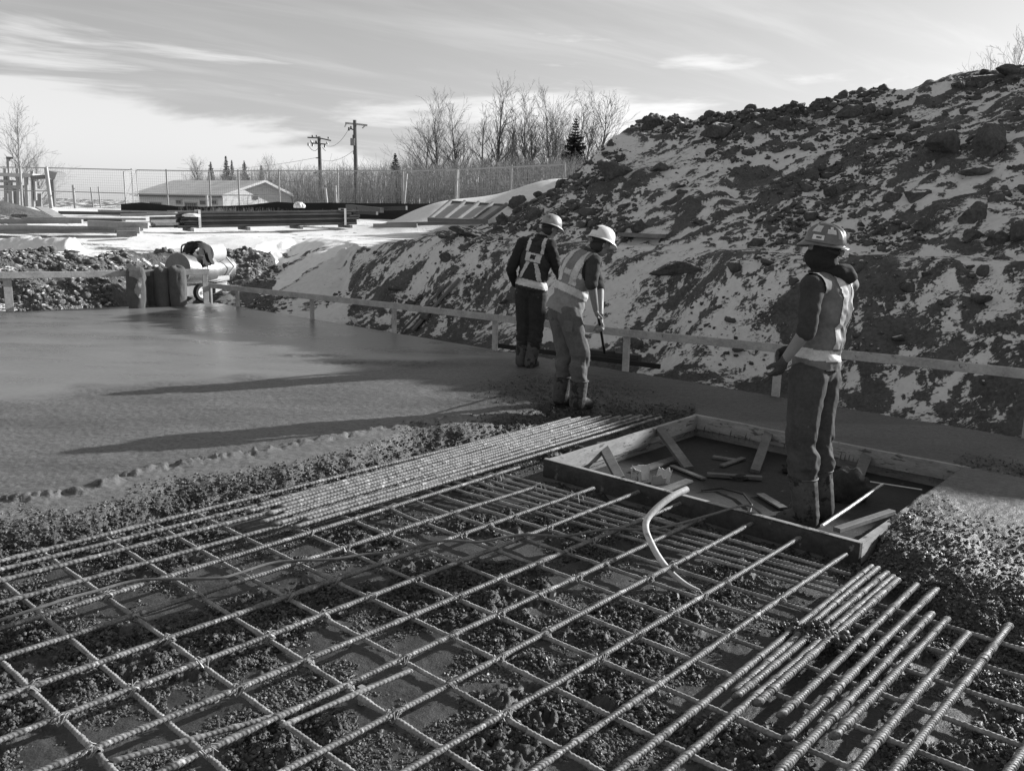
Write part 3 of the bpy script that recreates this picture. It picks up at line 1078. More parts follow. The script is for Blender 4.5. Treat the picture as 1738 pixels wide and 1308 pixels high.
def rebar_geo(path, r, pitch=0.017, n=7, rib=0.11, skew=1.1, seed=0):
    P = [Vector(p) for p in path]
    cum = [0.0]
    for a, b_ in zip(P, P[1:]):
        cum.append(cum[-1] + (b_ - a).length)
    L = cum[-1]
    nrib = max(int(L / pitch), 2)
    tt = (np.arange(nrib)[:, None] * pitch + np.array([0.0, 0.42, 0.66])[None] * pitch).ravel()
    rr = np.tile(np.array([0.0, 0.0, 1.25]), nrib)
    tt = np.clip(tt, 0, L)
    pa = np.array([p[:] for p in P]); cum = np.array(cum)
    C = np.stack([np.interp(tt, cum, pa[:, i]) for i in range(3)], 1)
    seg = np.clip(np.searchsorted(cum, tt, side='right') - 1, 0, len(P) - 2)
    D = np.diff(pa, axis=0); D /= np.linalg.norm(D, axis=1)[:, None]
    if len(P) > 2:
        Dv = np.concatenate([D[:1], (D[:-1] + D[1:]) / 2, D[-1:]])
        T = np.stack([np.interp(tt, cum, Dv[:, i]) for i in range(3)], 1)
        T /= np.linalg.norm(T, axis=1)[:, None]
    else:
        T = D[seg]
    up = np.array([0, 0, 1.0])
    side = np.cross(T, up)
    bad = np.linalg.norm(side, axis=1) < 0.2
    side[bad] = np.array(BX[:])
    side /= np.linalg.norm(side, axis=1)[:, None]
    upv = np.cross(side, T)
    ang = np.arange(n) * 2 * np.pi / n
    ca, sa = np.cos(ang), np.sin(ang)
    off = skew * r * ca                     # slanted ribs
    crust = np.clip(fbm(tt * 23.0 + seed * 3.7, np.full_like(tt, seed * 1.3), octv=4, seed=seed) - 0.50, 0, 1) * 2.2
    rad = r * (1 + rr * rib + crust * 0.6)
    wig = (fbm(tt * 0.8, np.full_like(tt, seed * 2.1), octv=2, seed=seed + 5) - 0.5) * 0.020
    C = C + side * wig[:, None]
    V = C[:, None, :] + rad[:, None, None] * (ca[None, :, None] * side[:, None, :] + sa[None, :, None] * upv[:, None, :]) + off[None, :, None] * T[:, None, :]
    V[0] = C[0] + (V[0] - C[0]) * 1.0
    m = len(tt)
    capA = C[:1, None, :] + (V[:1] - C[:1, None, :]) * 0.03
    capB = C[-1:, None, :] + (V[-1:] - C[-1:, None, :]) * 0.03
    V = np.concatenate([capA, V, capB]).reshape(-1, 3)
    i = np.arange(m + 1)[:, None] * n; j = np.arange(n)[None]
    j2 = (j + 1) % n
    F = np.stack([i + j, i + j2, i + n + j2, i + n + j], -1).reshape(-1, 4)
    return V, F


def make_bar(name, path, r, mat, label, group, pitch=0.021, n=7, seed=0, rib=0.17):
    V, F = rebar_geo(path, r, pitch, n, seed=seed, rib=rib)
    mid_ = sum((Vector(p) for p in path), Vector()) / len(path)
    o = np_obj(name, V, F, mat, smooth=False, loc=mid_)
    return tag(o, label, "rebar", group)


ZA, ZB, RA, RB = -0.040, -0.062, 0.0120, 0.0105


def extend(p, q, a=0.0, b_=0.0):
    d = (q - p).normalized()
    return p - d * a, q + d * b_


G_A = "long bars of the grid rising to the right"
A_PTS = [  # first pixel, last pixel, run on past the first point, label
    ((0, 952), (945, 716), 1.5, "long ribbed bar farthest back, along the ragged edge of the wet concrete"),
    ((0, 967), (955, 727), 1.5, "long ribbed bar one in front of the farthest back bar"),
    ((0, 985), (935, 748), 1.5, "long ribbed bar third from the ragged concrete edge"),
    ((0, 1023), (925, 768), 1.5, "long ribbed bar passing just in front of the thick bundle"),
    ((0, 1066), (880, 793), 1.5, "long ribbed bar that the hooked cross bars hang on"),
    ((115, 1079), (908, 826), 1.5, "long ribbed bar ending in loose wire, nearer the bundle of the two"),
    ((45, 1168), (1007, 828), 1.0, "long ribbed bar ending in loose wire at the corner of the opening"),
    ((94, 1219), (1090, 832), 0.8, "long ribbed bar reaching the near board left of the pale hose top"),
    ((150, 1274), (1160, 852), 0.7, "long ribbed bar passing under the top of the pale hose"),
    ((341, 1277), (1190, 880), 0.5, "long ribbed bar crossing the pale hose at its bend"),
    ((550, 1272), (1268, 892), 0.5, "long ribbed bar crossing the lower half of the pale hose"),
    ((757, 1269), (1352, 916), 0.4, "long ribbed bar passing the foot of the pale hose"),
    ((915, 1299), (1428, 945), 0.35, "long ribbed bar ending at the right corner of the near board"),
]
abars = []
for i, (p, q, ext, lab) in enumerate(A_PTS):
    P, Q = gp(*p, ZA), gp(*q, ZA)
    P, Q = extend(P, Q, ext, 0.07 if i >= 7 else 0.0)
    abars.append((make_bar("rebar", [P, Q], RA, M_BAR, lab, G_A, seed=i + 1, pitch=0.0175 if i > 3 else 0.026, n=6), P, Q))

# lapped second bar lying against two of them
for i, (p, q, lab) in enumerate([((190, 1290), (500, 1205), "short lapped bar tied beside a long bar at the lower left"),
                                 ((480, 1232), (700, 1137), "short lapped bar tied under a long bar in the lower middle")]):
    make_bar("rebar", [gp(*p, ZA - 0.012), gp(*q, ZA - 0.012)], RA * 0.85, M_BARD, lab, "lapped bars of the grid", seed=40 + i)

# thick bundle of bars along the concrete edge
STARTS = [(440, 857), (451, 859), (462, 863), (470, 867), (478, 870), (486, 873), (492, 875), (494, 881), (505, 885), (517, 889)]
ENDS = [(958, 712), (975, 711), (992, 710), (1010, 710), (1028, 709), (1045, 709), (1062, 708), (1080, 708), (1098, 708), (1112, 711)]
for i, (p, q) in enumerate(zip(STARTS, ENDS)):
    z = ZA + (0.004, 0.022, 0.010, 0.026, 0.006, 0.024)[i % 6]
    P, Q = gp(*p, z), gp(*q, z)
    P, Q = extend(P, Q, (0.0, 0.22, -0.10, 0.12, 0.0, 0.3)[i % 6] * 0.6, 0.1)
    make_bar("rebar", [P, Q], 0.0135, M_BAR, f"bar of the thick bundle beside the wet concrete, {ORD[i]} counted from the concrete side",
             "bars of the thick bundle", pitch=0.028, n=6, seed=60 + i)

G_B = "cross bars of the grid falling to the right"
B_PTS = [
    ((4, 1122), (190, 1308), 0.4, 0.3), ((-10, 976), (385, 1312), 0.3, 0.3), ((75, 940), (600, 1310), 0.0, 0.3),
    ((190, 918), (815, 1310), 0.1, 0.3), ((263, 890), (1006, 1300), 0.1, 0.3), ((335, 873), (1230, 1310), 0.1, 0.3),
    ((490, 893), (1443, 1302), 0.15, 0.3), ((596, 882), (1640, 1308), 0.1, 0.5), ((653, 862), (1738, 1268), 0.0, 0.8),
    ((690, 847), (1738, 1203), 0.0, 0.8), ((722, 834), (1738, 1150), 0.0, 0.8)]
bbars = []
for i, (p, q, e0, e1) in enumerate(B_PTS):
    P, Q = gp(*p, ZB), gp(*q, ZB)
    P, Q = extend(P, Q, e0, e1)
    path = [P, Q]
    if i >= 8:                                   # hooked end bent down over the long bar
        d = (P - Q).normalized()
        path = [P + d * 0.035 + Vector((0, 0, -0.085)), P + d * 0.045 + Vector((0, 0, -0.03)), P + d * 0.03 + Vector((0, 0, 0.004)), P - d * 0.02 + Vector((0, 0, 0.012)), P - d * 0.25, Q]
    bbars.append((make_bar("rebar", path, RB, M_BARD, f"thin cross bar falling to the right, {ORD[i]} from the lower left corner", G_B,
                           pitch=0.022, n=5, seed=100 + i), P, Q))
BB = [((748, 824), (1440, 1013)), ((770, 819), (1436, 1001)), ((790, 814), (1420, 985)), ((812, 811), (1405, 975)), ((832, 808), (1330, 940))]
for i, (p, q) in enumerate(BB):
    P, Q = gp(*p, ZB - 0.004 * (i % 2)), gp(*q, ZB - 0.004 * (i % 2))
    d = (P - Q).normalized()
    path = [P + d * 0.035 + Vector((0, 0, -0.085)), P + d * 0.045 + Vector((0, 0, -0.03)), P + d * 0.03 + Vector((0, 0, 0.004)), P - d * 0.02 + Vector((0, 0, 0.012)), P - d * 0.25, Q]
    make_bar("rebar", path, RB, M_BARD, f"hooked cross bar in the close set group before the opening, {ORD[i]} from the viewer",
             "close set hooked cross bars before the opening", pitch=0.022, n=5, seed=130 + i)
make_bar("rebar", [gp(855, 805, ZB), gp(1449, 976, ZB)], RB, M_BARD, "cross bar running alongside the near board of the opening", G_B, pitch=0.022, n=5, seed=141)
make_bar("rebar", [gp(1487, 1025, ZB), gp(1738, 1103, ZB) + BX * 0.8], RB, M_BARD, "cross bar coming out from under the concrete heap at the right", G_B, pitch=0.022, n=5, seed=142)

# heavy bars at the lower right
G_C = "heavy bars at the lower right"
C_PTS = [
    ((1060, 1297), (1478, 962), 0.5, 0.0135, "ribbed bar of the mud caked cluster, leftmost and longest"),
    ((1245, 1172), (1488, 965), 0.0, 0.0135, "ribbed bar of the mud caked cluster, second from the left"),
    ((1250, 1182), (1504, 972), 0.0, 0.0145, "ribbed bar of the mud caked cluster with a blunt end, middle of the five"),
    ((1190, 1258), (1515, 978), 0.5, 0.0135, "ribbed bar of the mud caked cluster, second from the right"),
    ((1284, 1192), (1523, 984), 0.0, 0.0155, "ribbed bar of the mud caked cluster, rightmost"),
    ((1325, 1213), (1554, 994), 0.0, 0.0150, "pale splashed bar right of the cluster with a blunt lower end"),
    ((1334, 1252), (1588, 1001), 0.0, 0.0150, "ribbed bar with bright spines, second right of the cluster"),
    ((1322, 1308), (1580, 1042), 0.5, 0.0150, "long bar running off the bottom edge, third right of the cluster"),
    ((1415, 1250), (1605, 1050), 0.0, 0.0155, "splashed bar with a blunt end, fourth right of the cluster"),
    ((1450, 1303), (1642, 1076), 0.4, 0.0155, "bar barred with shadow, fifth right of the cluster"),
    ((1515, 1306), (1711, 1062), 0.4, 0.0155, "long clean bar next to the right edge"),
    ((1711, 1306), (1780, 1215), 0.5, 0.0155, "bar cut by the lower right corner of the picture"),
]
for i, (p, q, e0, r, lab) in enumerate(C_PTS):
    z = ZA + 0.003
    P, Q = gp(*p, z), gp(*q, z)
    P, Q = extend(P, Q, e0, 0.02)
    make_bar("rebar", [P, Q], r, M_BARC, lab, G_C, pitch=0.019, n=8, seed=160 + i)

# wire ties where bars cross: children of the long bars
tie = MB()
for k in range(2):
    ring = [Vector((0.024 * math.cos(a) * (1 if k == 0 else 0.7), 0.024 * math.sin(a) * (0.7 if k == 0 else 1), 0.016 * math.cos(2 * a) + 0.004)) for a in np.linspace(0, 2 * math.pi, 13)]
    tie.tube(ring, 0.0026, 4, caps=False)
tie.tube([(0.0, 0.0, 0.018), (0.012, -0.01, 0.028), (0.03, -0.022, 0.022)], 0.0016, 4)
tie.tube([(0.0, 0.0, 0.018), (0.006, -0.018, 0.024), (0.012, -0.04, 0.012)], 0.0016, 4)
tie0 = tie.build("wire_tie", M_WIRE)
tie_me = tie0.data
bpy.data.objects.remove(tie0)
rr = random.Random(4)
for ai, (bar, P, Q) in enumerate(abars):
    if ai < 4:
        continue
    for bi, (bb, P2, Q2) in enumerate(bbars):
        d1, d2 = Q - P, Q2 - P2
        den_ = d1.x * d2.y - d1.y * d2.x
        t = ((P2.x - P.x) * d2.y - (P2.y - P.y) * d2.x) / den_
        s2 = ((P2.x - P.x) * d1.y - (P2.y - P.y) * d1.x) / den_
        if 0.02 < t < 0.99 and 0 < s2 < 1 and rr.random() < 0.75:
            x = P + d1 * t
            o = bpy.data.objects.new("wire_tie", tie_me)
            put(o, bar)
            o.location = Vector((x.x, x.y, (ZA + ZB) / 2)) - bar.location
            o.rotation_euler = (0, 0, rr.uniform(0, 6.28))
            o.scale = (1.25, 1.25, 1.25)
# bunches of loose wire on three bar ends
for (px, py, ai) in ((908, 826, 5), (975, 841, 6), (838, 808, 4)):
    bar = abars[ai][0]
    c = gp(px, py, ZA)
    m = MB()
    for k in range(6):
        a = rr.uniform(0, 6.28)
        q1 = c + Vector((math.cos(a) * 0.02, math.sin(a) * 0.02, 0.02))
        q2 = c + Vector((math.cos(a) * 0.06 + 0.01, math.sin(a) * 0.05, 0.015 * rr.random() + 0.01))
        q3 = c + Vector((math.cos(a) * 0.085 + 0.02, math.sin(a) * 0.07 - 0.02, -0.07))
        m.tube([c + AX * rr.uniform(-0.05, 0.05), q1, q2, q3], 0.0021, 4)
    m.build("loose_wire", M_WIRE, bar, True)

# lump of concrete on the heavy bars
v, f = ICO3
rl = np.random.default_rng(44)
c = gp(1384, 1076, ZA)
ca, sa = math.cos(math.radians(-22)), math.sin(math.radians(-22))
pl, zl = [], []
for _ in range(900):
    q_ = rl.normal(size=3) * np.array([0.095, 0.045, 0.018])
    q_[2] = abs(q_[2]) * math.exp(-(q_[0] / 0.16) ** 2 - (q_[1] / 0.08) ** 2) * 1.5 - 0.012 + rl.uniform(-0.03, 0.004)
    pl.append((c.x + q_[0] * ca - q_[1] * sa, c.y + q_[0] * sa + q_[1] * ca, c.z + q_[2] + 0.012)); zl.append(0.006 * math.exp(rl.exponential(0.35)))
shp = [rock_shape(rl, ICO1, 6, 0.2) for _ in range(8)]
vs, fs, n = [], [], 0
for p_, z_ in zip(pl, zl):
    v, f = shp[rl.integers(8)]
    vs.append((v * z_ * rl.uniform(0.7, 1.4, 3)) @ rand_rot(rl).T + np.array(p_)); fs.append(f + n); n += len(v)
v, f = ICO3
vv = v * np.array([0.15, 0.07, 0.022])
vv[:, 0], vv[:, 1] = vv[:, 0] * ca - vv[:, 1] * sa, vv[:, 0] * sa + vv[:, 1] * ca
vs.append(vv + np.array(c)); fs.append(f + n)
o = np_obj("concrete_lump", np.concatenate(vs), np.concatenate(fs), M_AGG0, loc=c)
tag(o, "lump of stony wet concrete lying across the cluster of heavy bars", "concrete lump")

# bar supports
for (px, py, lab) in ((938, 1014, "small concrete block propping the bars in the middle of the grid"),
                      (614, 1182, "small concrete block propping the bars in the lower middle")):
    m = MB()
    c = gp(px, py + 8, BASE)
    m.bar(c + Vector((0, 0, -0.01)), c + Vector((0, 0, 0.072)), 0.028, 0.028, (0.6, 0.8, 0), 0.004)
    tag(m.build_at("bar_spacer", plain_mat("spacer_concrete", 0.3, 0.9), c), lab, "spacer block")

# ================================================================== opening with its formwork
M_PLY = grey_mat("dirty_plywood", 0.17, rough=0.75, var=0.4, scale=3.5, bump=0.25, bscale=30, bdist=0.006, stretch=(1, 1, 3), spots=(0.045, 5, 0.60))
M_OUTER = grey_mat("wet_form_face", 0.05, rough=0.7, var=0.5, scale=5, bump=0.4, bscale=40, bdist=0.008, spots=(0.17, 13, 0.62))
M_BOARD = grey_mat("form_board", 0.29, rough=0.75, var=0.3, scale=4, bump=0.3, bscale=45, bdist=0.004, stretch=(1, 1, 5), spots=(0.09, 7, 0.56))
M_BRACE = grey_mat("brace_lumber", 0.13, rough=0.8, var=0.35, scale=6, bump=0.3, bscale=50, bdist=0.004)
form = thing("formwork", "wooden formwork box round the square opening in the slab", "formwork", opn(LA / 2, LB / 2, PIT))
TOP = 0.008
BW = 0.042
sides = [(opn(-BW, -BW), opn(-BW, LB + BW), AX), (opn(LA, -BW), opn(LA, LB + BW), AX), (opn(0, -BW), opn(LA, -BW), BX), (opn(0, LB), opn(LA, LB), BX)]
for i, (p, q, nrm) in enumerate(sides):
    off = nrm * (BW / 2)
    zt = TOP - (0.0 if i < 2 else 0.003)
    m = MB()
    # top board in several lengths with tiny steps, so that its edge is not ruler straight
    n = 14
    pts = [p.lerp(q, k / n) + off for k in range(n + 1)]
    prof = []
    for k, pt in enumerate(pts):
        w = (vnoise(np.array([k * 0.7 + i * 9]), np.array([0.3]))[0] - 0.5) * 0.008
        prof.append((pt, zt + w))
    h = 0.135
    vs, fs = [], []
    for pt, z in prof:
        for sx, szz in ((-1, 0), (1, 0), (1, -1), (-1, -1)):
            vs.append(Vector((pt.x, pt.y, z + szz * h)) + nrm * (sx * BW / 2))
    for k in range(n):
        for a in range(4):
            fs.append((k * 4 + a, k * 4 + (a + 1) % 4, (k + 1) * 4 + (a + 1) % 4, (k + 1) * 4 + a))
    fs += [(3, 2, 1, 0), (n * 4, n * 4 + 1, n * 4 + 2, n * 4 + 3)]
    m.add(vs, fs)
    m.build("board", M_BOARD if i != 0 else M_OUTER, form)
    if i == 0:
        MB().bar(p + off + AX * 0.003 + Vector((0, 0, zt + 0.0075)), q + off + AX * 0.003 + Vector((0, 0, zt + 0.0075)), BW * 0.84, 0.006).build("lit_top_edge", M_BOARD, form)  # added strip in paler board tone, so the top of the dark board looks lit
    m = MB()
    inn = nrm * (BW * 0.5)
    m.bar(p + inn + Vector((0, 0, (PIT + TOP - h) / 2 - 0.02)), q + inn + Vector((0, 0, (PIT + TOP - h) / 2 - 0.02)), 0.02, (TOP - h - PIT) + 0.03)
    m.build("plywood", M_PLY, form)
m = MB()
m.box(opn(LA / 2, LB / 2, PIT - 0.012), (LA / 2 + 0.02, LB / 2 + 0.02, 0.011), Matrix((AX, BX, Vector((0, 0, -1)))).transposed())
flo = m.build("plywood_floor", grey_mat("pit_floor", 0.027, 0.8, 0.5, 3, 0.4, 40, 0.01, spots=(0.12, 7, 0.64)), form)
for (t1, t2, z1, w) in (((1020, 752), (1052, 812), -0.015, 0.085), ((1119, 727), (1169, 795), -0.01, 0.085), ((1305, 733), (1281, 800), -0.03, 0.08),
                        ((1475, 765), (1455, 812), -0.03, 0.09)):
    P, Q = gp(*t1, z1), gp(*t2, PIT + 0.012)
    m = MB().bar(P, Q, w, 0.036, (0, -0.4, 1), 0.003)
    m.build("brace", M_BRACE, form)

# things lying in the opening
M_CARD = grey_mat("torn_cardboard", 0.45, 0.85, 0.2, 6, 0.1, 40)
cb = thing("cardboard_box", "torn open cardboard box on the floor of the opening", "cardboard box", gp(1090, 818, PIT))
c0 = gp(1085, 818, PIT)
def sheet(p, dirv, length, h, name, mat, parent, lean=(0, 0, 0), torn=0, seed=0):
    d = Vector(dirv).normalized()
    r_ = random.Random(seed)
    n = 9
    vs, fs = [], []
    nrm = Vector((-d.y, d.x, 0)) * 0.003
    for side_ in (1, -1):
        for k in range(n):
            hh = h * (1 - torn * r_.random()) if side_ == 1 else None
            b0 = p + d * (length * k / (n - 1))
            if side_ == 1:
                hs = hh
                vs.append(b0 + nrm); vs.append(b0 + nrm + Vector(lean) * hs + Vector((0, 0, hs)))
            else:
                a_, t_ = vs[2 * k], vs[2 * k + 1]
                vs.append(a_ - nrm * 2); vs.append(t_ - nrm * 2)
    for k in range(n - 1):
        a = 2 * k
        fs += [(a, a + 2, a + 3, a + 1), (2 * n + a, 2 * n + a + 1, 2 * n + a + 3, 2 * n + a + 2), (a + 1, a + 3, 2 * n + a + 3, 2 * n + a + 1)]
    m = MB().add(vs, fs)
    return m.build(name, mat, parent)


sheet(c0 + Vector((-0.06, 0.02, 0.001)), (0.95, 0.25, 0), 0.155, 0.135, "back_panel", M_CARD, cb, (0, 0.15, 0), 0.15, 1)
sheet(c0 + Vector((-0.06, 0.015, 0.001)), (0.5, -0.85, 0), 0.13, 0.125, "printed_panel", grey_mat("printed_card", 0.55, 0.8, 0.2, 8, 0.1, 40, spots=(0.15, 26, 0.55)), cb, (-0.1, 0, 0), 0.08, 2)
sheet(c0 + Vector((0.13, 0.03, 0.001)), (0.75, -0.5, 0), 0.12, 0.13, "side_panel", M_CARD, cb, (0.25, 0.1, 0), 0.3, 3)
sheet(c0 + Vector((0.08, -0.09, 0.001)), (0.9, 0.35, 0), 0.13, 0.10, "torn_flap", M_CARD, cb, (0.1, -0.3, 0), 0.5, 4)

def plank(p, q, w, h, label, mat=None, z=None, name="plank", cat="plank", group=None):
    m = MB().bar(p, q, w, h, (0, 0, 1), min(w, h) * 0.08)
    o = m.build_at(name, mat or M_BRACE, (Vector(p) + Vector(q)) / 2)
    return tag(o, label, cat, group)


zf = PIT + 0.012
plank(gp(1080, 800, zf), gp(1150, 777, zf), 0.09, 0.02, "short plank lying along the left side of the opening floor")
plank(gp(1200, 805, zf + 0.01), gp(1293, 811, zf + 0.01), 0.05, 0.03, "short stick lying in the middle of the opening floor")
plank(gp(1210, 775, zf), gp(1255, 782, zf), 0.06, 0.02, "scrap of wood near the back of the opening floor")
plank(gp(1120, 834, zf + 0.005), gp(1170, 815, zf + 0.005), 0.07, 0.02, "dark offcut near the front board inside the opening")
for (a_, b2_, c_, d_3, w_, lab_) in ((1140, 790, 1195, 812, 0.05, "thin lath lying across the left half of the opening floor"), (1225, 790, 1262, 777, 0.05, "thin lath near the back board of the opening"),
                                  (1290, 838, 1330, 862, 0.07, "grey offcut just left of the standing man's boots")):
    plank(gp(a_, b2_, zf + 0.004), gp(c_, d_3, zf + 0.004), w_, 0.014, lab_, name="offcut", cat="offcut")
# pole and cross bar
M_GALV = grey_mat("galvanised_steel", 0.55, 0.35, 0.15, 12, 0.05, 80, metal=0.7, spec=0.5)
o = MB().tube([gp(1395, 892, 0.015), gp(1440, 862, -0.03), gp(1497, 822, -0.08)], 0.0125, 10).build_at("pole", M_GALV, gp(1440, 862, -0.03), True)
tag(o, "bright metal pole leaning across the right end of the opening", "pole")
o = MB().tube([gp(1443, 812, -0.085), gp(1565, 831, -0.105)], 0.006, 8).build_at("rod", M_GALV, gp(1500, 822, -0.095), True)
tag(o, "thin rod lying level under the far end of the bright pole", "rod")
plank(gp(1420, 899, 0.0), gp(1514, 868, -0.02), 0.05, 0.03, "dark batten across the near right corner of the opening", M_BRACE, name="batten", cat="batten")

def blob_heap(name, c, half, seed, mat, label, cat, rough=0.35, sub_=4):
    v, f = ico(sub_)
    n1_ = fbm(v[:, 0] * 2 + seed, v[:, 1] * 2, v[:, 2] * 2, octv=4, seed=seed)
    n2_ = np.abs(fbm(v[:, 0] * 4 + seed, v[:, 1] * 4, v[:, 2] * 4, octv=3, seed=seed + 3) - 0.5)
    k = 1 + (n1_ - 0.5) * 2 * rough - n2_ * rough * 1.2
    v = v * k[:, None] * np.array(half)
    v[:, 2] = np.maximum(v[:, 2], -half[2] * 0.45)
    v[:, 2] += half[2] * 0.45
    o = np_obj(name, v + np.array(c), f, mat, smooth=True, loc=c)
    return tag(o, label, cat)


M_DCLOTH = grey_mat("dark_canvas", 0.035, 0.9, 0.4, 9, 0.4, 60, 0.008)
blob_heap("tool_bag", gp(1432, 845, PIT), (0.19, 0.15, 0.17), 11, M_DCLOTH, "crumpled dark bag on the opening floor behind the standing man's boots", "bag")
blob_heap("rag", gp(1255, 812, PIT), (0.10, 0.07, 0.03), 12, M_DCLOTH, "crumpled rag in the middle of the opening floor", "rag", 0.5)
blob_heap("glove_heap", gp(1350, 800, PIT), (0.12, 0.09, 0.06), 13, M_DCLOTH, "dark crumpled sheet behind the standing man's near boot", "sheet", 0.5)
o = MB().tube([gp(1190, 832, zf), gp(1225, 828, zf + 0.01), gp(1262, 838, zf + 0.02), gp(1276, 856, zf + 0.01), gp(1272, 872, zf)], 0.008, 8).build_at("wire_loop", plain_mat("black_rubber", 0.03, 0.5), gp(1230, 835, zf), True)
tag(o, "bent loop of dark hose on the opening floor behind the near board", "hose")

# cable lying on the bars and over the board
CAB = [(-60, 1072), (0, 1052), (69, 1030), (115, 1015), (161, 1003), (230, 985), (299, 982), (368, 981), (400, 974), (457, 956), (503, 951), (561, 949), (614, 941), (665, 936),
       (722, 923), (759, 917), (800, 919), (823, 918), (876, 908), (927, 908), (956, 910), (1000, 902), (1037, 897), (1076, 898), (1111, 897), (1145, 890), (1207, 873), (1247, 861),
       (1267, 857), (1281, 862), (1292, 872)]
pts = []
for i, (a, b_) in enumerate(CAB):
    z = ZA + 0.02
    if a > 1150:
        z = ZA + 0.02 + (TOP + 0.012 - ZA - 0.02) * min((a - 1150) / 95.0, 1.0)
    if a > 1285:
        z = -0.02
    pts.append(gp(a, b_, z))
def smooth_path(pts, k=6):
    out = []
    n = len(pts)
    for i in range(n - 1):
        p0, p1, p2, p3 = pts[max(i - 1, 0)], pts[i], pts[i + 1], pts[min(i + 2, n - 1)]
        for j in range(k):
            t = j / k
            out.append(0.5 * ((2 * p1) + (p2 - p0) * t + (2 * p0 - 5 * p1 + 4 * p2 - p3) * t * t + (3 * p1 - p0 - 3 * p2 + p3) * t ** 3))
    out.append(pts[-1])
    return out


o = MB().tube(smooth_path(pts, 4), 0.0085, 8).build_at("cable", grey_mat("dusty_cable", 0.13, 0.55, 0.3, 8, 0.1, 60), pts[12], True)
tag(o, "thin cable winding across the grid of bars into the opening", "cable")

# pale hose stub standing up out of the grid
HOSE = [(1189, 1003, 4.30), (1164, 991, 4.34), (1138, 970, 4.40), (1118, 945, 4.46), (1103, 917, 4.53), (1096, 897, 4.58), (1099, 880, 4.63), (1117, 860, 4.70), (1141, 842, 4.78), (1166, 830, 4.86)]
b0 = gp(1189, 1003, BASE)
dy = b0.y - 4.30
pts = smooth_path([at(a, b_, yv + dy) for a, b_, yv in HOSE], 5)
hs = thing("hose", "pale bent plastic hose standing up out of the grid of bars", "hose", b0)
n = len(pts)
MB().tube(pts, [0.010 + 0.008 * min(1, i / (n * 0.25)) if i < n * 0.25 else 0.018 + 0.003 * (i / n) for i in range(n)], 14).build("tube", grey_mat("pale_plastic", 0.52, 0.55, 0.2, 8, 0.15, 60, spots=(0.25, 14, 0.60)), hs, True)
e = pts[-1]; d = (pts[-1] - pts[-2]).normalized()
MB().tube([e + d * 0.0012, e + d * 0.0035], 0.016, 14).build("open_end", plain_mat("hose_bore", 0.35), hs, True)
# ================================================================== guard rails
M_RAIL = grey_mat("rail_lumber", 0.36, 0.75, 0.3, 5, 0.35, 60, 0.003, spots=(0.14, 13, 0.62))
rail = thing("guard_rail", "low wooden guard rail running along the right hand edge of the slab", "guard rail", sd_point(4, 0.05))


def on_line(px, py, d):
    """point seen at a pixel on the upright plane at distance d from the slab edge"""
    r = ray(px, py)
    t = (d + O2.dot(AX)) / (r.x * AX.x + r.y * AX.y)
    return Vector((0, 0, EYE)) + r * t


RAILP = [(352, 484), (530, 500), (669, 519), (840, 537), (1062, 565), (1300, 588), (1545, 613), (1800, 641)]
rp = [on_line(a, b_, -0.05) for a, b_ in RAILP]
for i in range(0, len(rp) - 1, 2):
    p, q = rp[i], rp[min(i + 2, len(rp) - 1)]
    z0, z1 = p.z, q.z
    MB().bar(p, q, 0.038, 0.092, (0, 0, 1), 0.004).build("rail_board", M_RAIL, rail)
for (px, py) in ((358, 512), (404, 522), (530, 538), (669, 560), (840, 585), (1062, 617), (1318, 650), (1748, 708)):
    g = on_line(px, py, -0.005)
    ztop = np.interp(g.x, [p.x for p in rp], [p.z for p in rp])
    MB().bar(Vector((g.x, g.y, -0.18)), Vector((g.x, g.y, ztop - 0.05 if px != 358 else ztop + 0.03)), 0.085, 0.038, AX, 0.003).build("post", M_RAIL, rail)

nl3 = Vector((NLEFT[0], NLEFT[1], 0))
def on_left(px, py, d):
    r = ray(px, py)
    t = (d + CORNER.dot(nl3)) / (r.x * nl3.x + r.y * nl3.y)
    return Vector((0, 0, EYE)) + r * t


rail2 = thing("guard_rail", "low wooden guard rail along the far left edge of the slab", "guard rail", CORNER + Vector((-1.5, -1, 0)))
p0, p1, p2, p3 = on_left(-60, 468, -0.08), on_left(120, 466, -0.08), on_left(355, 461, -0.08), CORNER
MB().bar(p0, p1, 0.038, 0.11, (0, 0, 1), 0.004).build("rail_board", M_RAIL, rail2)
MB().bar(p1 + (p2 - p1) * 0.002, p2, 0.038, 0.11, (0, 0, 1), 0.004).build("rail_board", M_RAIL, rail2)
for (px, py) in ((17, 529), (350, 514)):
    g = on_left(px, py, -0.02)
    zt = np.interp(g.x, [p0.x, p2.x], [p0.z, p2.z])
    MB().bar(Vector((g.x, g.y, -0.2)), Vector((g.x, g.y, zt - 0.045)), 0.13 if px < 100 else 0.10, 0.038, nl3, 0.003).build("post", M_RAIL, rail2)

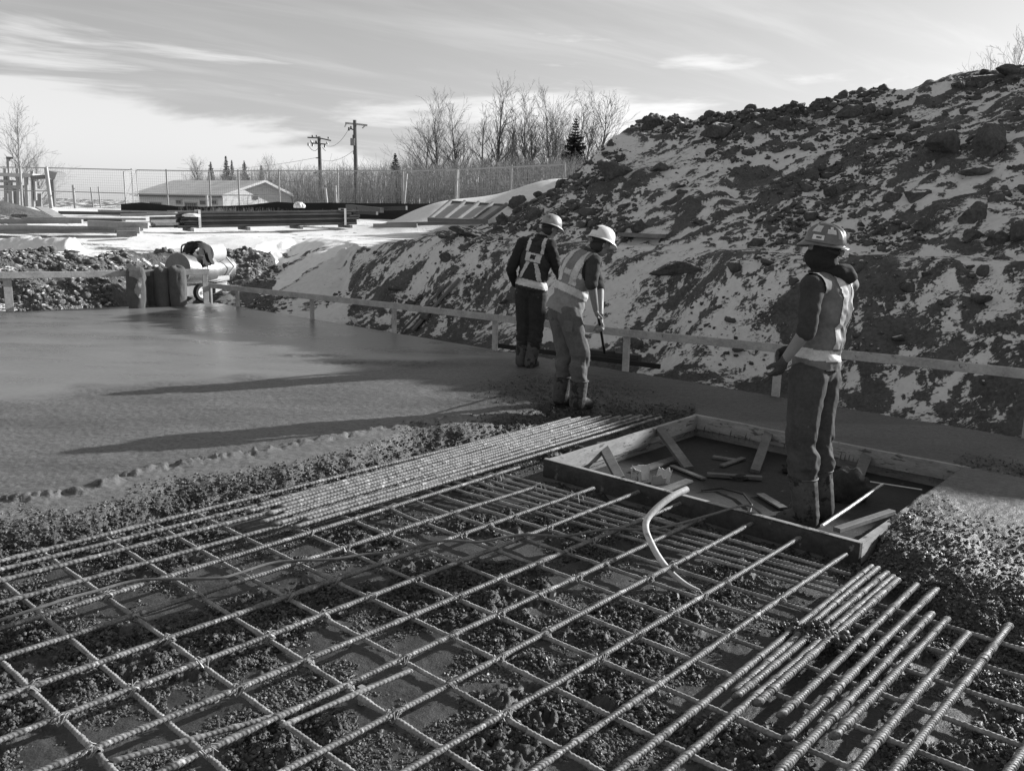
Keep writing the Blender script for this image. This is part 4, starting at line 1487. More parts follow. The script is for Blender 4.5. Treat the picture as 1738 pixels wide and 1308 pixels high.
# ------------------------------------------------------------------ rolled blankets standing at the corner
M_SACK = grey_mat("insulating_blanket", 0.095, 0.95, 0.25, 7, 0.5, 50, 0.012)
def wrapped_roll(px, pyb, wpx, pyt, off, label, seed, flap):
    b0 = on_left(px, pyb, off)
    b0.z = 0.0
    k = b0.y / FPX
    h = (pyb - pyt) * k
    r = wpx * k / 2
    nr, nz = 40, 44
    a = np.linspace(0, 2 * np.pi, nr, endpoint=False)
    zz = np.linspace(0, 1, nz)
    Aa, Zz = np.meshgrid(a, zz)
    rad = r * (0.93 + 0.10 * np.sin(np.pi * Zz) + 0.10 * (fbm(np.cos(Aa) * 2 + seed, np.sin(Aa) * 2, Zz * 3, octv=4, seed=seed) - 0.5))
    fold = np.abs(fbm(np.cos(Aa) * 5 + seed, np.sin(Aa) * 5, Zz * 2.5, octv=3, seed=seed + 4) - 0.5)
    rad = rad * (1 - fold * 0.35)
    top = np.clip((Zz - 0.88) / 0.12, 0, 1)
    rad = rad * np.sqrt(np.clip(1 - top ** 2, 0.0005, 1))
    Zw = h * Zz * (1 + 0.03 * np.sin(Aa * 2 + seed))
    V = np.stack([b0.x + rad * np.cos(Aa), b0.y + rad * np.sin(Aa), Zw - 0.01], -1).reshape(-1, 3)
    i = np.arange(nz - 1)[:, None] * nr; j = np.arange(nr)[None]; j2 = (j + 1) % nr
    F = np.stack([i + j, i + j2, i + nr + j2, i + nr + j], -1).reshape(-1, 4)
    root = np_obj("blanket_roll", V, F, M_SACK, smooth=True, loc=b0)
    tag(root, label, "blanket roll")
    if flap:
        vs, fs = [], []
        n = 12
        rg = random.Random(seed)
        for q in range(n + 1):
            t = q / n
            w = r * (0.75 - 0.55 * t) * (0.8 + 0.4 * rg.random())
            cx = b0.x + r * (0.25 + 0.35 * t)
            cy = b0.y - r * 1.08 - 0.01 - 0.03 * math.sin(t * 9)
            z = h * (1.02 - flap * t)
            for s_ in (-1, -0.3, 0.4, 1):
                vs.append((cx + s_ * w, cy + 0.05 * abs(s_) + rg.uniform(-0.025, 0.025), z + rg.uniform(-0.02, 0.02)))
        for q in range(n):
            for e in range(3):
                aa = q * 4 + e
                fs.append((aa, aa + 1, aa + 5, aa + 4))
        MB().add(vs, fs).build("torn_flap", grey_mat("flap_cloth", 0.30, 0.95, 0.25, 9, 0.4, 40), root, True)
    return root


wrapped_roll(234, 517, 32, 445, -0.22, "upright wrapped roll with a torn pale flap hanging down its front", 3, 0.75)
wrapped_roll(262, 513, 26, 447, 0.02, "upright roll second from the left, half hidden behind the rail", 7, 0)
wrapped_roll(277, 514, 25, 446, -0.18, "upright roll third from the left, squeezed between two others", 12, 0)
wrapped_roll(303, 515, 30, 446, -0.25, "upright furry edged roll at the right of the row in front of the heater", 19, 0)

# ------------------------------------------------------------------ towable heater behind the corner
M_SHINY = grey_mat("bare_sheet_metal", 0.50, 0.30, 0.10, 3, 0.05, 20, 0.004, metal=0.75, spec=0.5, rvar=0.08)
M_WHITEP = grey_mat("worn_light_paint", 0.50, 0.5, 0.15, 4, 0.05, 40)
M_RUBBER = plain_mat("tyre_rubber", 0.025, 0.8)
M_BLACK = grey_mat("black_paint", 0.03, 0.5, 0.3, 6, 0.05, 40)
HY0 = 18.05
hb = at(338, 512, HY0); hb.z = -0.22
heater = thing("site_heater", "towable construction heater with a round sheet metal drum and a white wheel", "heater", hb)
# drum axis runs from left-front to right-back
e0, e1 = at(303, 456, HY0 - 0.30), at(352, 458, HY0 + 0.55)
ax = (e1 - e0).normalized()
R_ = 25 * HY0 / FPX


def drum(m, p, q, r, n=36, inset=0.0):
    m.tube([p, q], r, n)


m = MB(); drum(m, e0, e1, R_); m.build("drum", M_SHINY, heater, True)
m = MB(); m.tube([e0 - ax * 0.004, e0 - ax * 0.03], R_ * 1.03, 36); m.tube([e0 - ax * 0.031, e0 - ax * 0.035], R_ * 0.8, 36); m.build("front_ring", grey_mat("dull_grey_metal", 0.2, 0.6, 0.2, 6, 0.1, 30), heater, True)
g0, g1 = at(352, 455, HY0 + 0.70), at(384, 452, HY0 + 1.45)
m = MB(); drum(m, g0 + Vector((0, 0, -0.03)), g1 + Vector((0, 0, -0.03)), R_ * 0.80); m.build("rear_barrel", M_SHINY, heater, True)
m = MB(); m.tube([at(350, 430, HY0 + 0.5), at(372, 428, HY0 + 0.9)], 16 * HY0 / FPX, 28); m.build("hood", M_WHITEP, heater, True)
m = MB(); m.tube([at(298, 432, HY0 - 0.1), at(298, 428, HY0 - 0.1)], 0.045, 12); m.build("filler_cap", M_SHINY, heater, True)
m = MB()
m.bar(at(318, 478, HY0 - 0.15), at(388, 470, HY0 + 0.75), 0.06, 0.07)
m.bar(at(318, 483, HY0 + 0.55), at(388, 472, HY0 + 1.3), 0.06, 0.07)
m.build("frame_rail", M_WHITEP, heater)
m = MB()
P = [at(316, 486, HY0 - 0.1), at(352, 484, HY0 + 0.2), at(352, 500, HY0 + 0.2), at(316, 503, HY0 - 0.1)]
m.add([*P, *[p + Vector((-0.15, 0.5, 0)) for p in P]], [(3, 2, 1, 0), (4, 5, 6, 7), (0, 1, 5, 4), (1, 2, 6, 5), (2, 3, 7, 6), (3, 0, 4, 7)])
m.build("side_panel", M_WHITEP, heater)
m = MB()
P = [at(366, 484, HY0 + 0.5), at(384, 480, HY0 + 0.75), at(384, 488, HY0 + 0.75), at(366, 497, HY0 + 0.5)]
m.add([*P, *[p + Vector((-0.15, 0.5, 0)) for p in P]], [(3, 2, 1, 0), (4, 5, 6, 7), (0, 1, 5, 4), (1, 2, 6, 5), (2, 3, 7, 6), (3, 0, 4, 7)])
m.build("rear_panel", M_WHITEP, heater)
wc = at(343, 496, HY0 - 0.25)
wax = Vector((0.80, -0.60, 0)).normalized()
def lathe_wheel(c, axis, prof, n=28):
    axis = axis.normalized(); u = Vector((0, 0, 1)); w_ = axis.cross(u)
    vs, fs = [], []
    for (r, x) in prof:
        for k in range(n):
            a = 2 * math.pi * k / n
            vs.append(c + axis * x + (u * math.cos(a) + w_ * math.sin(a)) * r)
    for i in range(len(prof) - 1):
        for k in range(n):
            fs.append((i * n + k, i * n + (k + 1) % n, (i + 1) * n + (k + 1) % n, (i + 1) * n + k))
    return MB().add(vs, fs)


for nm_, c_, rr_ in (("wheel", wc, 15.5 * HY0 / FPX), ("wheel", wc - wax * 0.95, 15.5 * HY0 / FPX)):
    ty = lathe_wheel(c_, wax, [(rr_ * 0.62, -0.05), (rr_ * 0.9, -0.055), (rr_, -0.03), (rr_, 0.03), (rr_ * 0.9, 0.055), (rr_ * 0.62, 0.05), (rr_ * 0.62, -0.05)]).build(nm_, M_RUBBER, heater, True)
    lathe_wheel(c_, wax, [(rr_ * 0.62, -0.04), (rr_ * 0.62, 0.046), (rr_ * 0.54, 0.046), (rr_ * 0.44, 0.02), (rr_ * 0.2, 0.02), (rr_ * 0.17, 0.05), (0.003, 0.052)]).build("rim", plain_mat("white_rim", 0.7, 0.45), ty, True)
m = MB(); m.tube([at(384, 436, HY0 + 0.9), at(397, 452, HY0 + 1.1), at(388, 466, HY0 + 1.0)], 0.022, 8); m.build("handle", M_WHITEP, heater, True)
m = MB(); m.tube([at(352, 462, HY0 + 0.1), at(352, 448, HY0 + 0.1), at(350, 436, HY0 + 0.15)], 0.02, 8); m.build("stand_pipe", M_WHITEP, heater, True)
# dark jacket over the hood hoop
m = MB(); m.tube(smooth_path([at(308, 431, HY0 + 0.2), at(308, 420, HY0 + 0.2), at(313, 415, HY0 + 0.2), at(338, 410, HY0 + 0.25), at(347, 418, HY0 + 0.3), at(353, 450, HY0 + 0.35)], 5), 0.016, 8); m.build("hoop", M_BLACK, heater, True)
JP = [(309, 428, 322, 431), (311, 419, 326, 424), (318, 412, 334, 419), (328, 409, 341, 420), (340, 410, 346, 424), (349, 416, 347, 432), (353, 428, 347, 440), (356, 441, 346, 449), (358, 450, 350, 453)]
vs, fs = [], []
for i, (a, b_, c_, d_2) in enumerate(JP):
    p, q = at(a, b_, HY0 + 0.12), at(c_, d_2, HY0 + 0.02)
    for k in range(7):
        t = k / 6
        x = p.lerp(q, t) + Vector((0, 0.06 * math.sin(i * 1.7 + k * 1.1) - 0.05 * t, 0.015 * math.sin(k * 2.2 + i)))
        vs.append(x)
n = len(JP)
for i in range(n - 1):
    for k in range(6):
        fs.append((i * 7 + k, i * 7 + k + 1, (i + 1) * 7 + k + 1, (i + 1) * 7 + k))
base = len(vs)
vs += [v_ + Vector((0, 0.22, -0.02)) for v_ in vs]
for i in range(n - 1):
    for k in range(6):
        fs.append((base + i * 7 + k, base + (i + 1) * 7 + k, base + (i + 1) * 7 + k + 1, base + i * 7 + k + 1))
for i in range(n - 1):
    for k in (0, 6):
        fs.append((i * 7 + k, (i + 1) * 7 + k, base + (i + 1) * 7 + k, base + i * 7 + k))
o = MB().add(vs, fs).build_at("jacket", M_DCLOTH, at(335, 425, HY0 + 0.1), True)
tag(o, "black jacket thrown over the hoop of the heater", "jacket")

# ------------------------------------------------------------------ white plastic covered heap on the left rim
def draped(name, pix, Y0, depth, mat, label, cat, seed, zb):
    """mound whose skyline follows a list of pixels"""
    P = [at(a, b_, Y0) for a, b_ in pix]
    nx, ny = 80, 24
    xs = np.linspace(P[0].x, P[-1].x, nx)
    tops = np.interp(xs, [p.x for p in P], [p.z for p in P])
    tv = np.linspace(-1, 1, ny)
    XX, TT = np.meshgrid(xs, tv)
    ZT = np.interp(XX, xs, tops)
    crease = np.abs(fbm(XX * 3.0 + seed, TT * 2.0, octv=4, seed=seed) - 0.5)
    ZZ_ = zb + (ZT - zb) * np.clip(1 - np.abs(TT) ** 2.2, 0, 1) * (1 - crease * 0.75) - 0.03
    YY = Y0 + depth * TT + (fbm(XX * 2, TT * 2, octv=3, seed=seed + 1) - 0.5) * 0.15
    V = np.stack([XX, YY, ZZ_], -1).reshape(-1, 3)
    o = np_obj(name, V, grid_faces(ny, nx), mat, smooth=True, loc=at(pix[len(pix) // 2][0], pix[len(pix) // 2][1], Y0))
    return tag(o, label, cat)


M_POLY = grey_mat("white_polythene", 0.66, 0.35, 0.08, 3, 0.3, 8, 0.03, spec=0.5)
draped("plastic_sheet", [(-80, 412), (0, 404), (14, 401), (40, 398), (80, 397), (104, 399), (116, 400), (122, 398), (126, 404), (134, 416), (146, 424)], 19.6, 0.55, M_POLY,
       "white plastic sheet draped over a low heap on the left rim", "plastic sheet", 5, 0.72)

# ------------------------------------------------------------------ stacks of steel and timber in the yard
M_PIPE = grey_mat("dark_pipe", 0.045, 0.45, 0.3, 3, 0.1, 30, metal=0.1, spec=0.5)
M_STRAP = grey_mat("pale_strap", 0.5, 0.8, 0.2, 6, 0.1, 30)
M_TIMBER = grey_mat("weathered_timber", 0.17, 0.85, 0.3, 3, 0.3, 40, stretch=(0.3, 2, 2))
M_BEAM = grey_mat("grey_steel_beam", 0.27, 0.6, 0.25, 3, 0.1, 30)
pb = thing("pipe_bundle", "large strapped bundle of dark pipes lying in the snow before the low building", "pipe bundle", at(455, 388, 26.5))
pr = 2.35 * 26.5 / FPX
L0, L1 = at(306, 386, 25.2), at(604, 380, 28.2)
dirp = (L1 - L0).normalized(); sidep = Vector((-dirp.y, dirp.x, 0)).normalized()
k_ = 0
rg = random.Random(3)
for row in range(6):
    for colm in range(5 - (row % 2)):
        off = sidep * ((colm + 0.5 * (row % 2)) * pr * 2.04) + Vector((0, 0, 0.02 + row * pr * 1.76))
        a = L0 + dirp * rg.uniform(-0.12, 0.12); b_ = L1 + dirp * rg.uniform(-0.2, 0.2)
        MB().tube([a + off, b_ + off], pr, 10).build("pipe", M_PIPE, pb, True)
for t in (0.10, 0.93):
    c = L0.lerp(L1, t)
    w = pr * 9.6; h = pr * 11.4
    loop = [c + sidep * (-pr * 1.15) + Vector((0, 0, -0.03)), c + sidep * (-pr * 1.15) + Vector((0, 0, h)), c + sidep * w + Vector((0, 0, h)), c + sidep * w + Vector((0, 0, -0.03)), c + sidep * (-pr * 1.15) + Vector((0, 0, -0.03))]
    m = MB()
    for a, b_ in zip(loop, loop[1:]):
        m.bar(a, b_, 0.07, 0.012, dirp.cross(b_ - a))
    m.build("strap", M_STRAP, pb)
for t in (0.05, 0.35, 0.65, 0.95):
    c = L0.lerp(L1, t) + Vector((0, 0, -pr - 0.03))
    MB().bar(c - sidep * 0.25, c + sidep * 0.7, 0.09, 0.09).build("bearer", M_TIMBER, pb)
o = blob_heap("plastic_scrap", at(325, 368, 25.3), (0.26, 0.2, 0.07), 31, M_POLY, "scrap of white plastic lying on the left end of the pipe bundle", "plastic scrap", 0.3)
o = blob_heap("wrapped_lump", at(508, 353, 30), (0.2, 0.2, 0.14), 33, M_POLY, "white wrapped lump sitting behind the pipe bundle", "wrapped lump", 0.3)


def stack(label, cat, name, specs, part="beam"):
    """specs: (px0, py0, Y0, px1, py1, Y1, width, height, material)"""
    a = specs[0]
    t = thing(name, label, cat, at(a[0], a[1], a[2]))
    for (x0, y0, Y0, x1, y1, Y1, w, h, mt) in specs:
        MB().bar(at(x0, y0, Y0), at(x1, y1, Y1), w, h, (0, 0, 1), 0.006).build(part, mt, t)
    return t


stack("long grey steel beams lying one on another at the left of the yard", "beam stack", "beam_stack", [
    (-60, 386, 22.0, 240, 391, 22.6, 0.35, 0.16, M_BEAM), (-60, 377, 22.2, 140, 376, 22.8, 0.20, 0.10, M_BEAM), (-60, 373.5, 23.0, 210, 374, 23.4, 0.3, 0.05, M_PIPE),
    (150, 379, 22.3, 252, 383, 22.7, 0.3, 0.15, M_BEAM), (-60, 394.5, 21.8, 196, 393, 22.3, 0.12, 0.07, M_TIMBER), (40, 370.5, 24.0, 250, 372, 24.4, 0.3, 0.06, M_BEAM)])
stack("short timber block under the end of the long steel beams", "timber block", "timber_block", [(198, 396, 21.9, 232, 396, 22.1, 0.25, 0.13, M_TIMBER)], "block")
stack("dark strapped bundle of tubes between the beams and the pipe bundle", "tube bundle", "tube_bundle", [
    (255, 371, 25.6, 305, 370, 26.2, 0.12, 0.10, M_PIPE), (255, 376, 25.5, 305, 375, 26.1, 0.12, 0.08, M_BEAM), (258, 380.5, 25.4, 305, 380, 26.0, 0.2, 0.09, M_TIMBER), (255, 385, 25.4, 305, 384.5, 26.0, 0.2, 0.05, M_PIPE)], "tube")
stack("long dark planks lying on the snow behind the tube bundle", "plank stack", "plank_stack", [
    (100, 361, 33, 250, 363.5, 34, 0.3, 0.12, M_PIPE), (205, 365, 30, 420, 361, 32, 0.5, 0.08, M_TIMBER), (170, 358, 36, 300, 361, 36, 0.4, 0.09, M_BEAM), (290, 358.5, 33, 500, 362, 31, 0.4, 0.06, M_BEAM)], "plank")
stack("dark round timbers lying at the right of the pipe bundle", "log pile", "log_pile", [
    (590, 351, 31, 648, 357, 29.5, 0.16, 0.16, M_PIPE), (606, 355, 30.5, 690, 353, 30, 0.14, 0.13, M_PIPE), (590, 360, 29.5, 640, 362, 29, 0.12, 0.1, M_PIPE)], "log")
stack("long pale joists lying on the snow left of the leaning panel", "joist", "joist_pair", [
    (634, 383, 24.3, 708, 383, 24.2, 0.10, 0.11, M_TIMBER), (656, 381, 24.6, 828, 377, 24.9, 0.18, 0.10, M_TIMBER)], "joist")
stack("slanting board lying against the dirt heap at the far left", "board", "leaning_board", [(70, 352, 27.0, 104, 371, 25.6, 0.35, 0.04, M_RAIL)], "board")

# ------------------------------------------------------------------ leaning timber panel with five studs
Yp = 25.2
C00, C10, C01, C11 = at(728, 374, Yp), at(819, 377, Yp - 0.2), at(766, 342, Yp + 1.5), at(860, 348, Yp + 1.3)
panel = thing("stud_formwork", "square timber formwork panel with five studs lying tilted on the snow", "formwork panel", C00)
nrm = (C10 - C00).cross(C01 - C00).normalized()
if nrm.y > 0:
    nrm = -nrm
m = MB()
bk = nrm * -0.03
m.add([C00 + bk, C10 + bk, C11 + bk, C01 + bk, C00 + bk * 1.6, C10 + bk * 1.6, C11 + bk * 1.6, C01 + bk * 1.6], [(0, 1, 2, 3), (7, 6, 5, 4), (0, 4, 5, 1), (1, 5, 6, 2), (2, 6, 7, 3), (3, 7, 4, 0)])
m.build("plywood_face", grey_mat("pale_plywood", 0.40, 0.75, 0.12, 2, 0.1, 30), panel)
for i in range(5):
    t = i / 4
    p, q = C00.lerp(C10, t), C01.lerp(C11, t)
    MB().bar(p + (q - p) * 0.03 + nrm * 0.02, q + nrm * 0.02, 0.075, 0.10, nrm, 0.004).build("stud", M_TIMBER, panel)
MB().bar(C00 - (C10 - C00) * 0.02 + nrm * 0.025, C10 + (C10 - C00) * 0.02 + nrm * 0.025, 0.08, 0.115, nrm, 0.004).build("bottom_plate", M_TIMBER, panel)
MB().bar(C01 + nrm * 0.0, C11 + nrm * 0.0, 0.04, 0.05, nrm, 0.004).build("top_plate", M_TIMBER, panel)

# planks lying on the right bank and a sheet at its foot
def sd_land(px, py, up=0.03):
    p = on_land(px, py)
    return p + Vector((0, -0.02, up))


plank(sd_land(780, 478, 0.06), sd_land(700, 566, 0.06), 0.10, 0.04, "long board lying aslant on the snowy bank behind the guard rail", M_TIMBER)
plank(sd_land(765, 482, 0.05), sd_land(682, 566, 0.05), 0.06, 0.04, "narrow stick lying beside the long board on the snowy bank", M_BRACE)
plank(on_land(1055, 405) + Vector((0, -0.02, 0.06)), on_land(1125, 408) + Vector((0, 0, 0.06)), 0.25, 0.06, "short snow covered board lying on the ledge above the bent man", M_TIMBER)

# ------------------------------------------------------------------ temporary fence panels
M_FPOST = grey_mat("galvanised_fence", 0.30, 0.5, 0.15, 6, 0.05, 40, metal=0.4)
FEN = [(-60, 44.5), (79, 44), (223, 43.5), (282, 43), (355, 42.5), (404, 42), (473, 41.5), (573, 40), (684, 38), (778, 35.5), (868, 33), (960, 31)]
FTOP = [(-60, 283), (79, 285), (223, 288.5), (282, 289.5), (355, 290.5), (404, 290), (473, 290), (573, 290), (684, 290), (778, 287.5), (868, 283), (960, 279)]
wire_mat = plain_mat("fence_wire", 0.33, 0.6, 0.2)
FB = []
for (x0, Y0), (xt, yt) in zip(FEN, FTOP):
    top = at(xt, yt, Y0)
    zg = float(terrain(np.array([top.x]), np.array([top.y]), False)[0][0])
    FB.append((Vector((top.x, top.y, min(zg, top.z - 1.2) - 0.05)), top))
for i in range(len(FB) - 1):
    (b0, t0), (b1, t1) = FB[i], FB[i + 1]
    dxy = (t1 - t0)
    ins = dxy.normalized() * 0.022
    lab = f"tall wire mesh fence panel, {ORD[i]} from the left end of the fence"
    fp = thing("mesh_fence", lab, "fence", (b0 + b1) / 2, "wire mesh fence panels across the yard")
    for b_, t_, sgn in ((b0, t0, 1), (b1, t1, -1)):
        MB().tube([b_ + ins * sgn, t_ + ins * sgn + Vector((0, 0, 0.06))], 0.02, 8).build("post", M_FPOST, fp, True)
    MB().tube([t0 + ins, t1 - ins], 0.024, 6).build("top_rail", M_FPOST, fp, True)
    mid0, mid1 = t0 + Vector((0, 0, -1.12)), t1 + Vector((0, 0, -1.12))
    if i < 6:
        MB().tube([mid0 + ins, mid1 - ins], 0.024, 6).build("middle_rail", M_FPOST, fp, True)
    L = dxy.length
    m = MB()
    nv = int(L / 0.11)
    r = 0.003
    for k in range(1, nv):
        t = k / nv
        p, q = b0.lerp(b1, t), t0.lerp(t1, t)
        m.add([p + Vector((-r, 0, 0)), p + Vector((r, 0, 0)), q + Vector((r, 0, 0)), q + Vector((-r, 0, 0)), p + Vector((0, r, 0)), q + Vector((0, r, 0))],
              [(0, 1, 2, 3), (1, 4, 5, 2), (4, 0, 3, 5)])
    H = 2.1
    for k in range(0, 18):
        z = -0.05 - k * 0.12
        p, q = t0 + Vector((0, 0, z)), t1 + Vector((0, 0, z))
        m.add([p + Vector((0, 0, -r)), q + Vector((0, 0, -r)), q + Vector((0, 0, r)), p + Vector((0, 0, r)), p + Vector((0, r, 0)), q + Vector((0, r, 0))],
              [(0, 1, 2, 3), (3, 2, 5, 4), (4, 5, 1, 0)])
    tag(m.build("wire_mesh", wire_mat, fp), kind='stuff')

# leaning extra panel end-on and the odd posts
def post(px0, py0, px1, py1, Y, r, label, mat=M_FPOST, name="stake", cat="stake"):
    b_, t_ = at(px0, py0, Y), at(px1, py1, Y)
    zg = float(terrain(np.array([b_.x]), np.array([b_.y]), False)[0][0])
    b_.z = min(b_.z, zg) - 0.05
    o = MB().tube([b_, t_], r, 10).build_at(name, mat, b_, True)
    return tag(o, label, cat)


post(88, 357, 78, 284, 40, 0.09, "thick leaning fence post nearest the left edge")
post(128, 358, 124, 314, 41, 0.06, "short post standing in the mesh left of the low building")
post(37, 345, 34, 284, 43, 0.06, "pale post in front of the left canopy frame")
post(160, 352, 154, 318, 60, 0.05, "far thin post in the gap left of the low building, left one")
post(172, 350, 167, 317, 62, 0.05, "far thin post in the gap left of the low building, right one")
post(557, 356, 552, 318, 38, 0.05, "pale bent topped stake left of the taller utility pole", M_RAIL)
post(572, 358, 569, 315, 37, 0.045, "pale thin stake leaning beside the bent topped one", M_RAIL)
post(352, 353, 351, 331, 42, 0.06, "short white stake in front of the low building", M_RAIL)
post(683, 352, 690, 295, 36, 0.05, "pale slanting stake left of the snow mound", M_FPOST)
post(773, 334, 776, 288, 33.5, 0.045, "pale stake leaning beside the mesh at the snow mound", M_FPOST)
pn = thing("mesh_fence", "spare mesh panel standing almost edge on between two fence panels", "fence", at(226, 356, 42))
q4 = [at(214, 351, 41.0), at(236, 353, 43.4), at(231, 288, 43.4), at(210, 292, 41.0)]
for a, b_ in ((0, 3), (1, 2), (3, 2), (0, 1)):
    MB().tube([q4[a], q4[b_]], 0.03, 8).build("frame_tube", M_FPOST, pn, True)
m = MB()
for k in range(1, 26):
    p, q = q4[0].lerp(q4[1], k / 26), q4[3].lerp(q4[2], k / 26)
    m.tube([p, q], 0.005, 3, False)
for k in range(1, 18):
    p, q = q4[0].lerp(q4[3], k / 18), q4[1].lerp(q4[2], k / 18)
    m.tube([p, q], 0.005, 3, False)
tag(m.build("wire_mesh", wire_mat, pn), kind='stuff')

# black silt fence
M_SILT = grey_mat("black_fabric", 0.018, 0.8, 0.3, 2, 0.3, 10, 0.02)
SILT = [(205, 357, 346, 38.5), (240, 357, 343.5, 38.5), (300, 357, 350, 38.2), (345, 358, 351, 38), (420, 357, 348, 38), (470, 357, 342.5, 37.5), (505, 357, 345, 37), (560, 358, 344, 37), (610, 358, 345, 36), (660, 358, 345, 35.5), (700, 356, 346, 35), (742, 350, 345, 34.5)]
vs, fs = [], []
for (px, pb_, pt_, Yv) in SILT:
    b_, t_ = at(px, pb_ + 2, Yv), at(px, pt_, Yv)
    b_.z -= 0.3
    vs += [b_, t_, t_ + Vector((0, 0.02, 0)), b_ + Vector((0, 0.02, 0))]
for i in range(len(SILT) - 1):
    a = i * 4
    for k in range(4):
        fs.append((a + k, a + (k + 1) % 4, a + 4 + (k + 1) % 4, a + 4 + k))
fs += [(0, 3, 2, 1), tuple(len(vs) - 4 + k for k in range(4))]
o = MB().add(vs, fs).build_at("silt_fence", M_SILT, at(470, 357, 37.5))
tag(o, "low black fabric fence running before the building and the thicket", "silt fence")

# ------------------------------------------------------------------ low building
M_WALL = grey_mat("pale_siding", 0.78, 0.7, 0.06, 2, 0.1, 20, 0.01)
M_ROOF = grey_mat("snowy_metal_roof", 0.72, 0.6, 0.12, 1.5, 0.1, 20)
M_TRIM = plain_mat("dark_trim", 0.12, 0.6)
M_GLASS = plain_mat("dark_glass", 0.05, 0.15, 0.0, 0.5)
Yb = 80.0
Cn = at(378, 331, Yb)                               # near eave corner
Ap = at(443, 309, Yb + 2.5)
Fe = at(507, 341, Yb + 5.0)
El = at(234, 330.5, Yb + 6.0)
lng = (El - Cn); lng.z = 0
apL = Ap + lng * (0.98)
bl_ = thing("low_building", "long low building with a pale gable wall and a snowy roof", "building", Vector((Cn.x, Cn.y, 0)))
zb = -0.4
g0, g1, g2 = Vector((Cn.x, Cn.y, zb)), Cn, Ap
m = MB()
Fb = Vector((Fe.x, Fe.y, zb)); Lb = Vector((Cn.x + lng.x, Cn.y + lng.y, zb)); Le = Lb.copy(); Le.z = Cn.z
back = Fb + lng; backe = Fe + lng
m.add([g0, Cn, Ap, Fe, Fb, Lb, Le, apL, backe, back], [(0, 4, 3, 2, 1), (0, 1, 6, 5), (5, 6, 7, 8, 9), (4, 9, 8, 3)])
m.build("wall", M_WALL, bl_)
ln_ = lng.normalized(); gd = (Fe - Cn); gd.z = 0; gd.normalize()
def roof_slab(a, b_, c, d, th=0.14):
    n_ = (b_ - a).cross(d - a).normalized()
    if n_.z < 0:
        n_ = -n_
    up = n_ * th
    P = [a, b_, c, d]
    return MB().add([p + n_ * 0.01 for p in P] + [p + up for p in P], [(3, 2, 1, 0), (4, 5, 6, 7), (0, 1, 5, 4), (1, 2, 6, 5), (2, 3, 7, 6), (3, 0, 4, 7)])


ov = ln_ * -0.5
dn1 = (Cn - Ap).normalized() * 0.5
dn2 = (Fe - Ap).normalized() * 0.4
rf = roof_slab(Cn + ov + dn1, Cn + lng - ov + dn1, apL - ov, Ap + ov).build("roof", M_ROOF, bl_)
rf2 = roof_slab(Ap + ov, apL - ov, backe - ov + dn2, Fe + ov + dn2).build("roof", M_ROOF, bl_)
MB().bar(Cn + ov * 1.05 + dn1 * 1.02 + Vector((0, 0, 0.0)), Cn + lng + dn1 * 1.02, 0.06, 0.18).build("gutter", M_TRIM, bl_)
MB().bar(Cn + ov * 1.1 + dn1 + Vector((0, 0, 0.08)), Ap + ov * 1.1 + Vector((0, 0, 0.08)), 0.06, 0.20).build("barge_board", plain_mat("white_trim", 0.75, 0.6), bl_)
MB().bar(Ap + ov * 1.1 + Vector((0, 0, 0.08)), Fe + ov * 1.1 + dn2 + Vector((0, 0, 0.08)), 0.06, 0.20).build("barge_board", plain_mat("white_trim", 0.75, 0.6), bl_)
wn_ = Vector((ln_.y, -ln_.x, 0))
if wn_.y > 0:
    wn_ = -wn_
for t, w, h, zc in ((0.10, 0.45, 0.5, 1.95), (0.22, 0.45, 0.5, 1.9), (0.36, 0.9, 1.5, 1.2), (0.50, 0.45, 0.5, 1.9), (0.78, 0.9, 1.4, 1.2)):
    c = Vector((Cn.x + lng.x * t, Cn.y + lng.y * t, zc))
    fr = MB().bar(c - ln_ * w + wn_ * 0.03, c + ln_ * w + wn_ * 0.03, 0.06, h).build("window", plain_mat("window_frame", 0.5, 0.6), bl_)
    MB().bar(c - ln_ * (w - 0.1) + wn_ * 0.07, c + ln_ * (w - 0.1) + wn_ * 0.07, 0.03, h - 0.2).build("pane", M_GLASS, fr)
c = Cn.lerp(Fe, 0.42); c.z = Cn.z - 0.1
gn = Vector((gd.y, -gd.x, 0))
if gn.y > 0:
    gn = -gn
MB().bar(c - gd * 0.2 + gn * 0.03, c + gd * 0.2 + gn * 0.03, 0.06, 0.42).build("vent", M_TRIM, bl_)

# ------------------------------------------------------------------ utility poles and their wires
M_POLE = grey_mat("pole_timber", 0.10, 0.85, 0.3, 2, 0.2, 20, stretch=(3, 3, 0.3))
M_PALE = grey_mat("pale_crossarm", 0.35, 0.7, 0.2, 3, 0.1, 20)
M_INS = plain_mat("dark_insulator", 0.06, 0.3)
def pole(px, ytop, ybase, Y, r, label):
    t_, b_ = at(px, ytop, Y), at(px + 1.5, ybase, Y)
    b_ = Vector((t_.x + 0.08, t_.y, -0.6))
    root = thing("utility_pole", label, "utility pole", b_)
    MB().tube([b_, t_], [r * 1.25, r * 0.85], 12).build("pole", M_POLE, root, True)
    return root, t_, b_


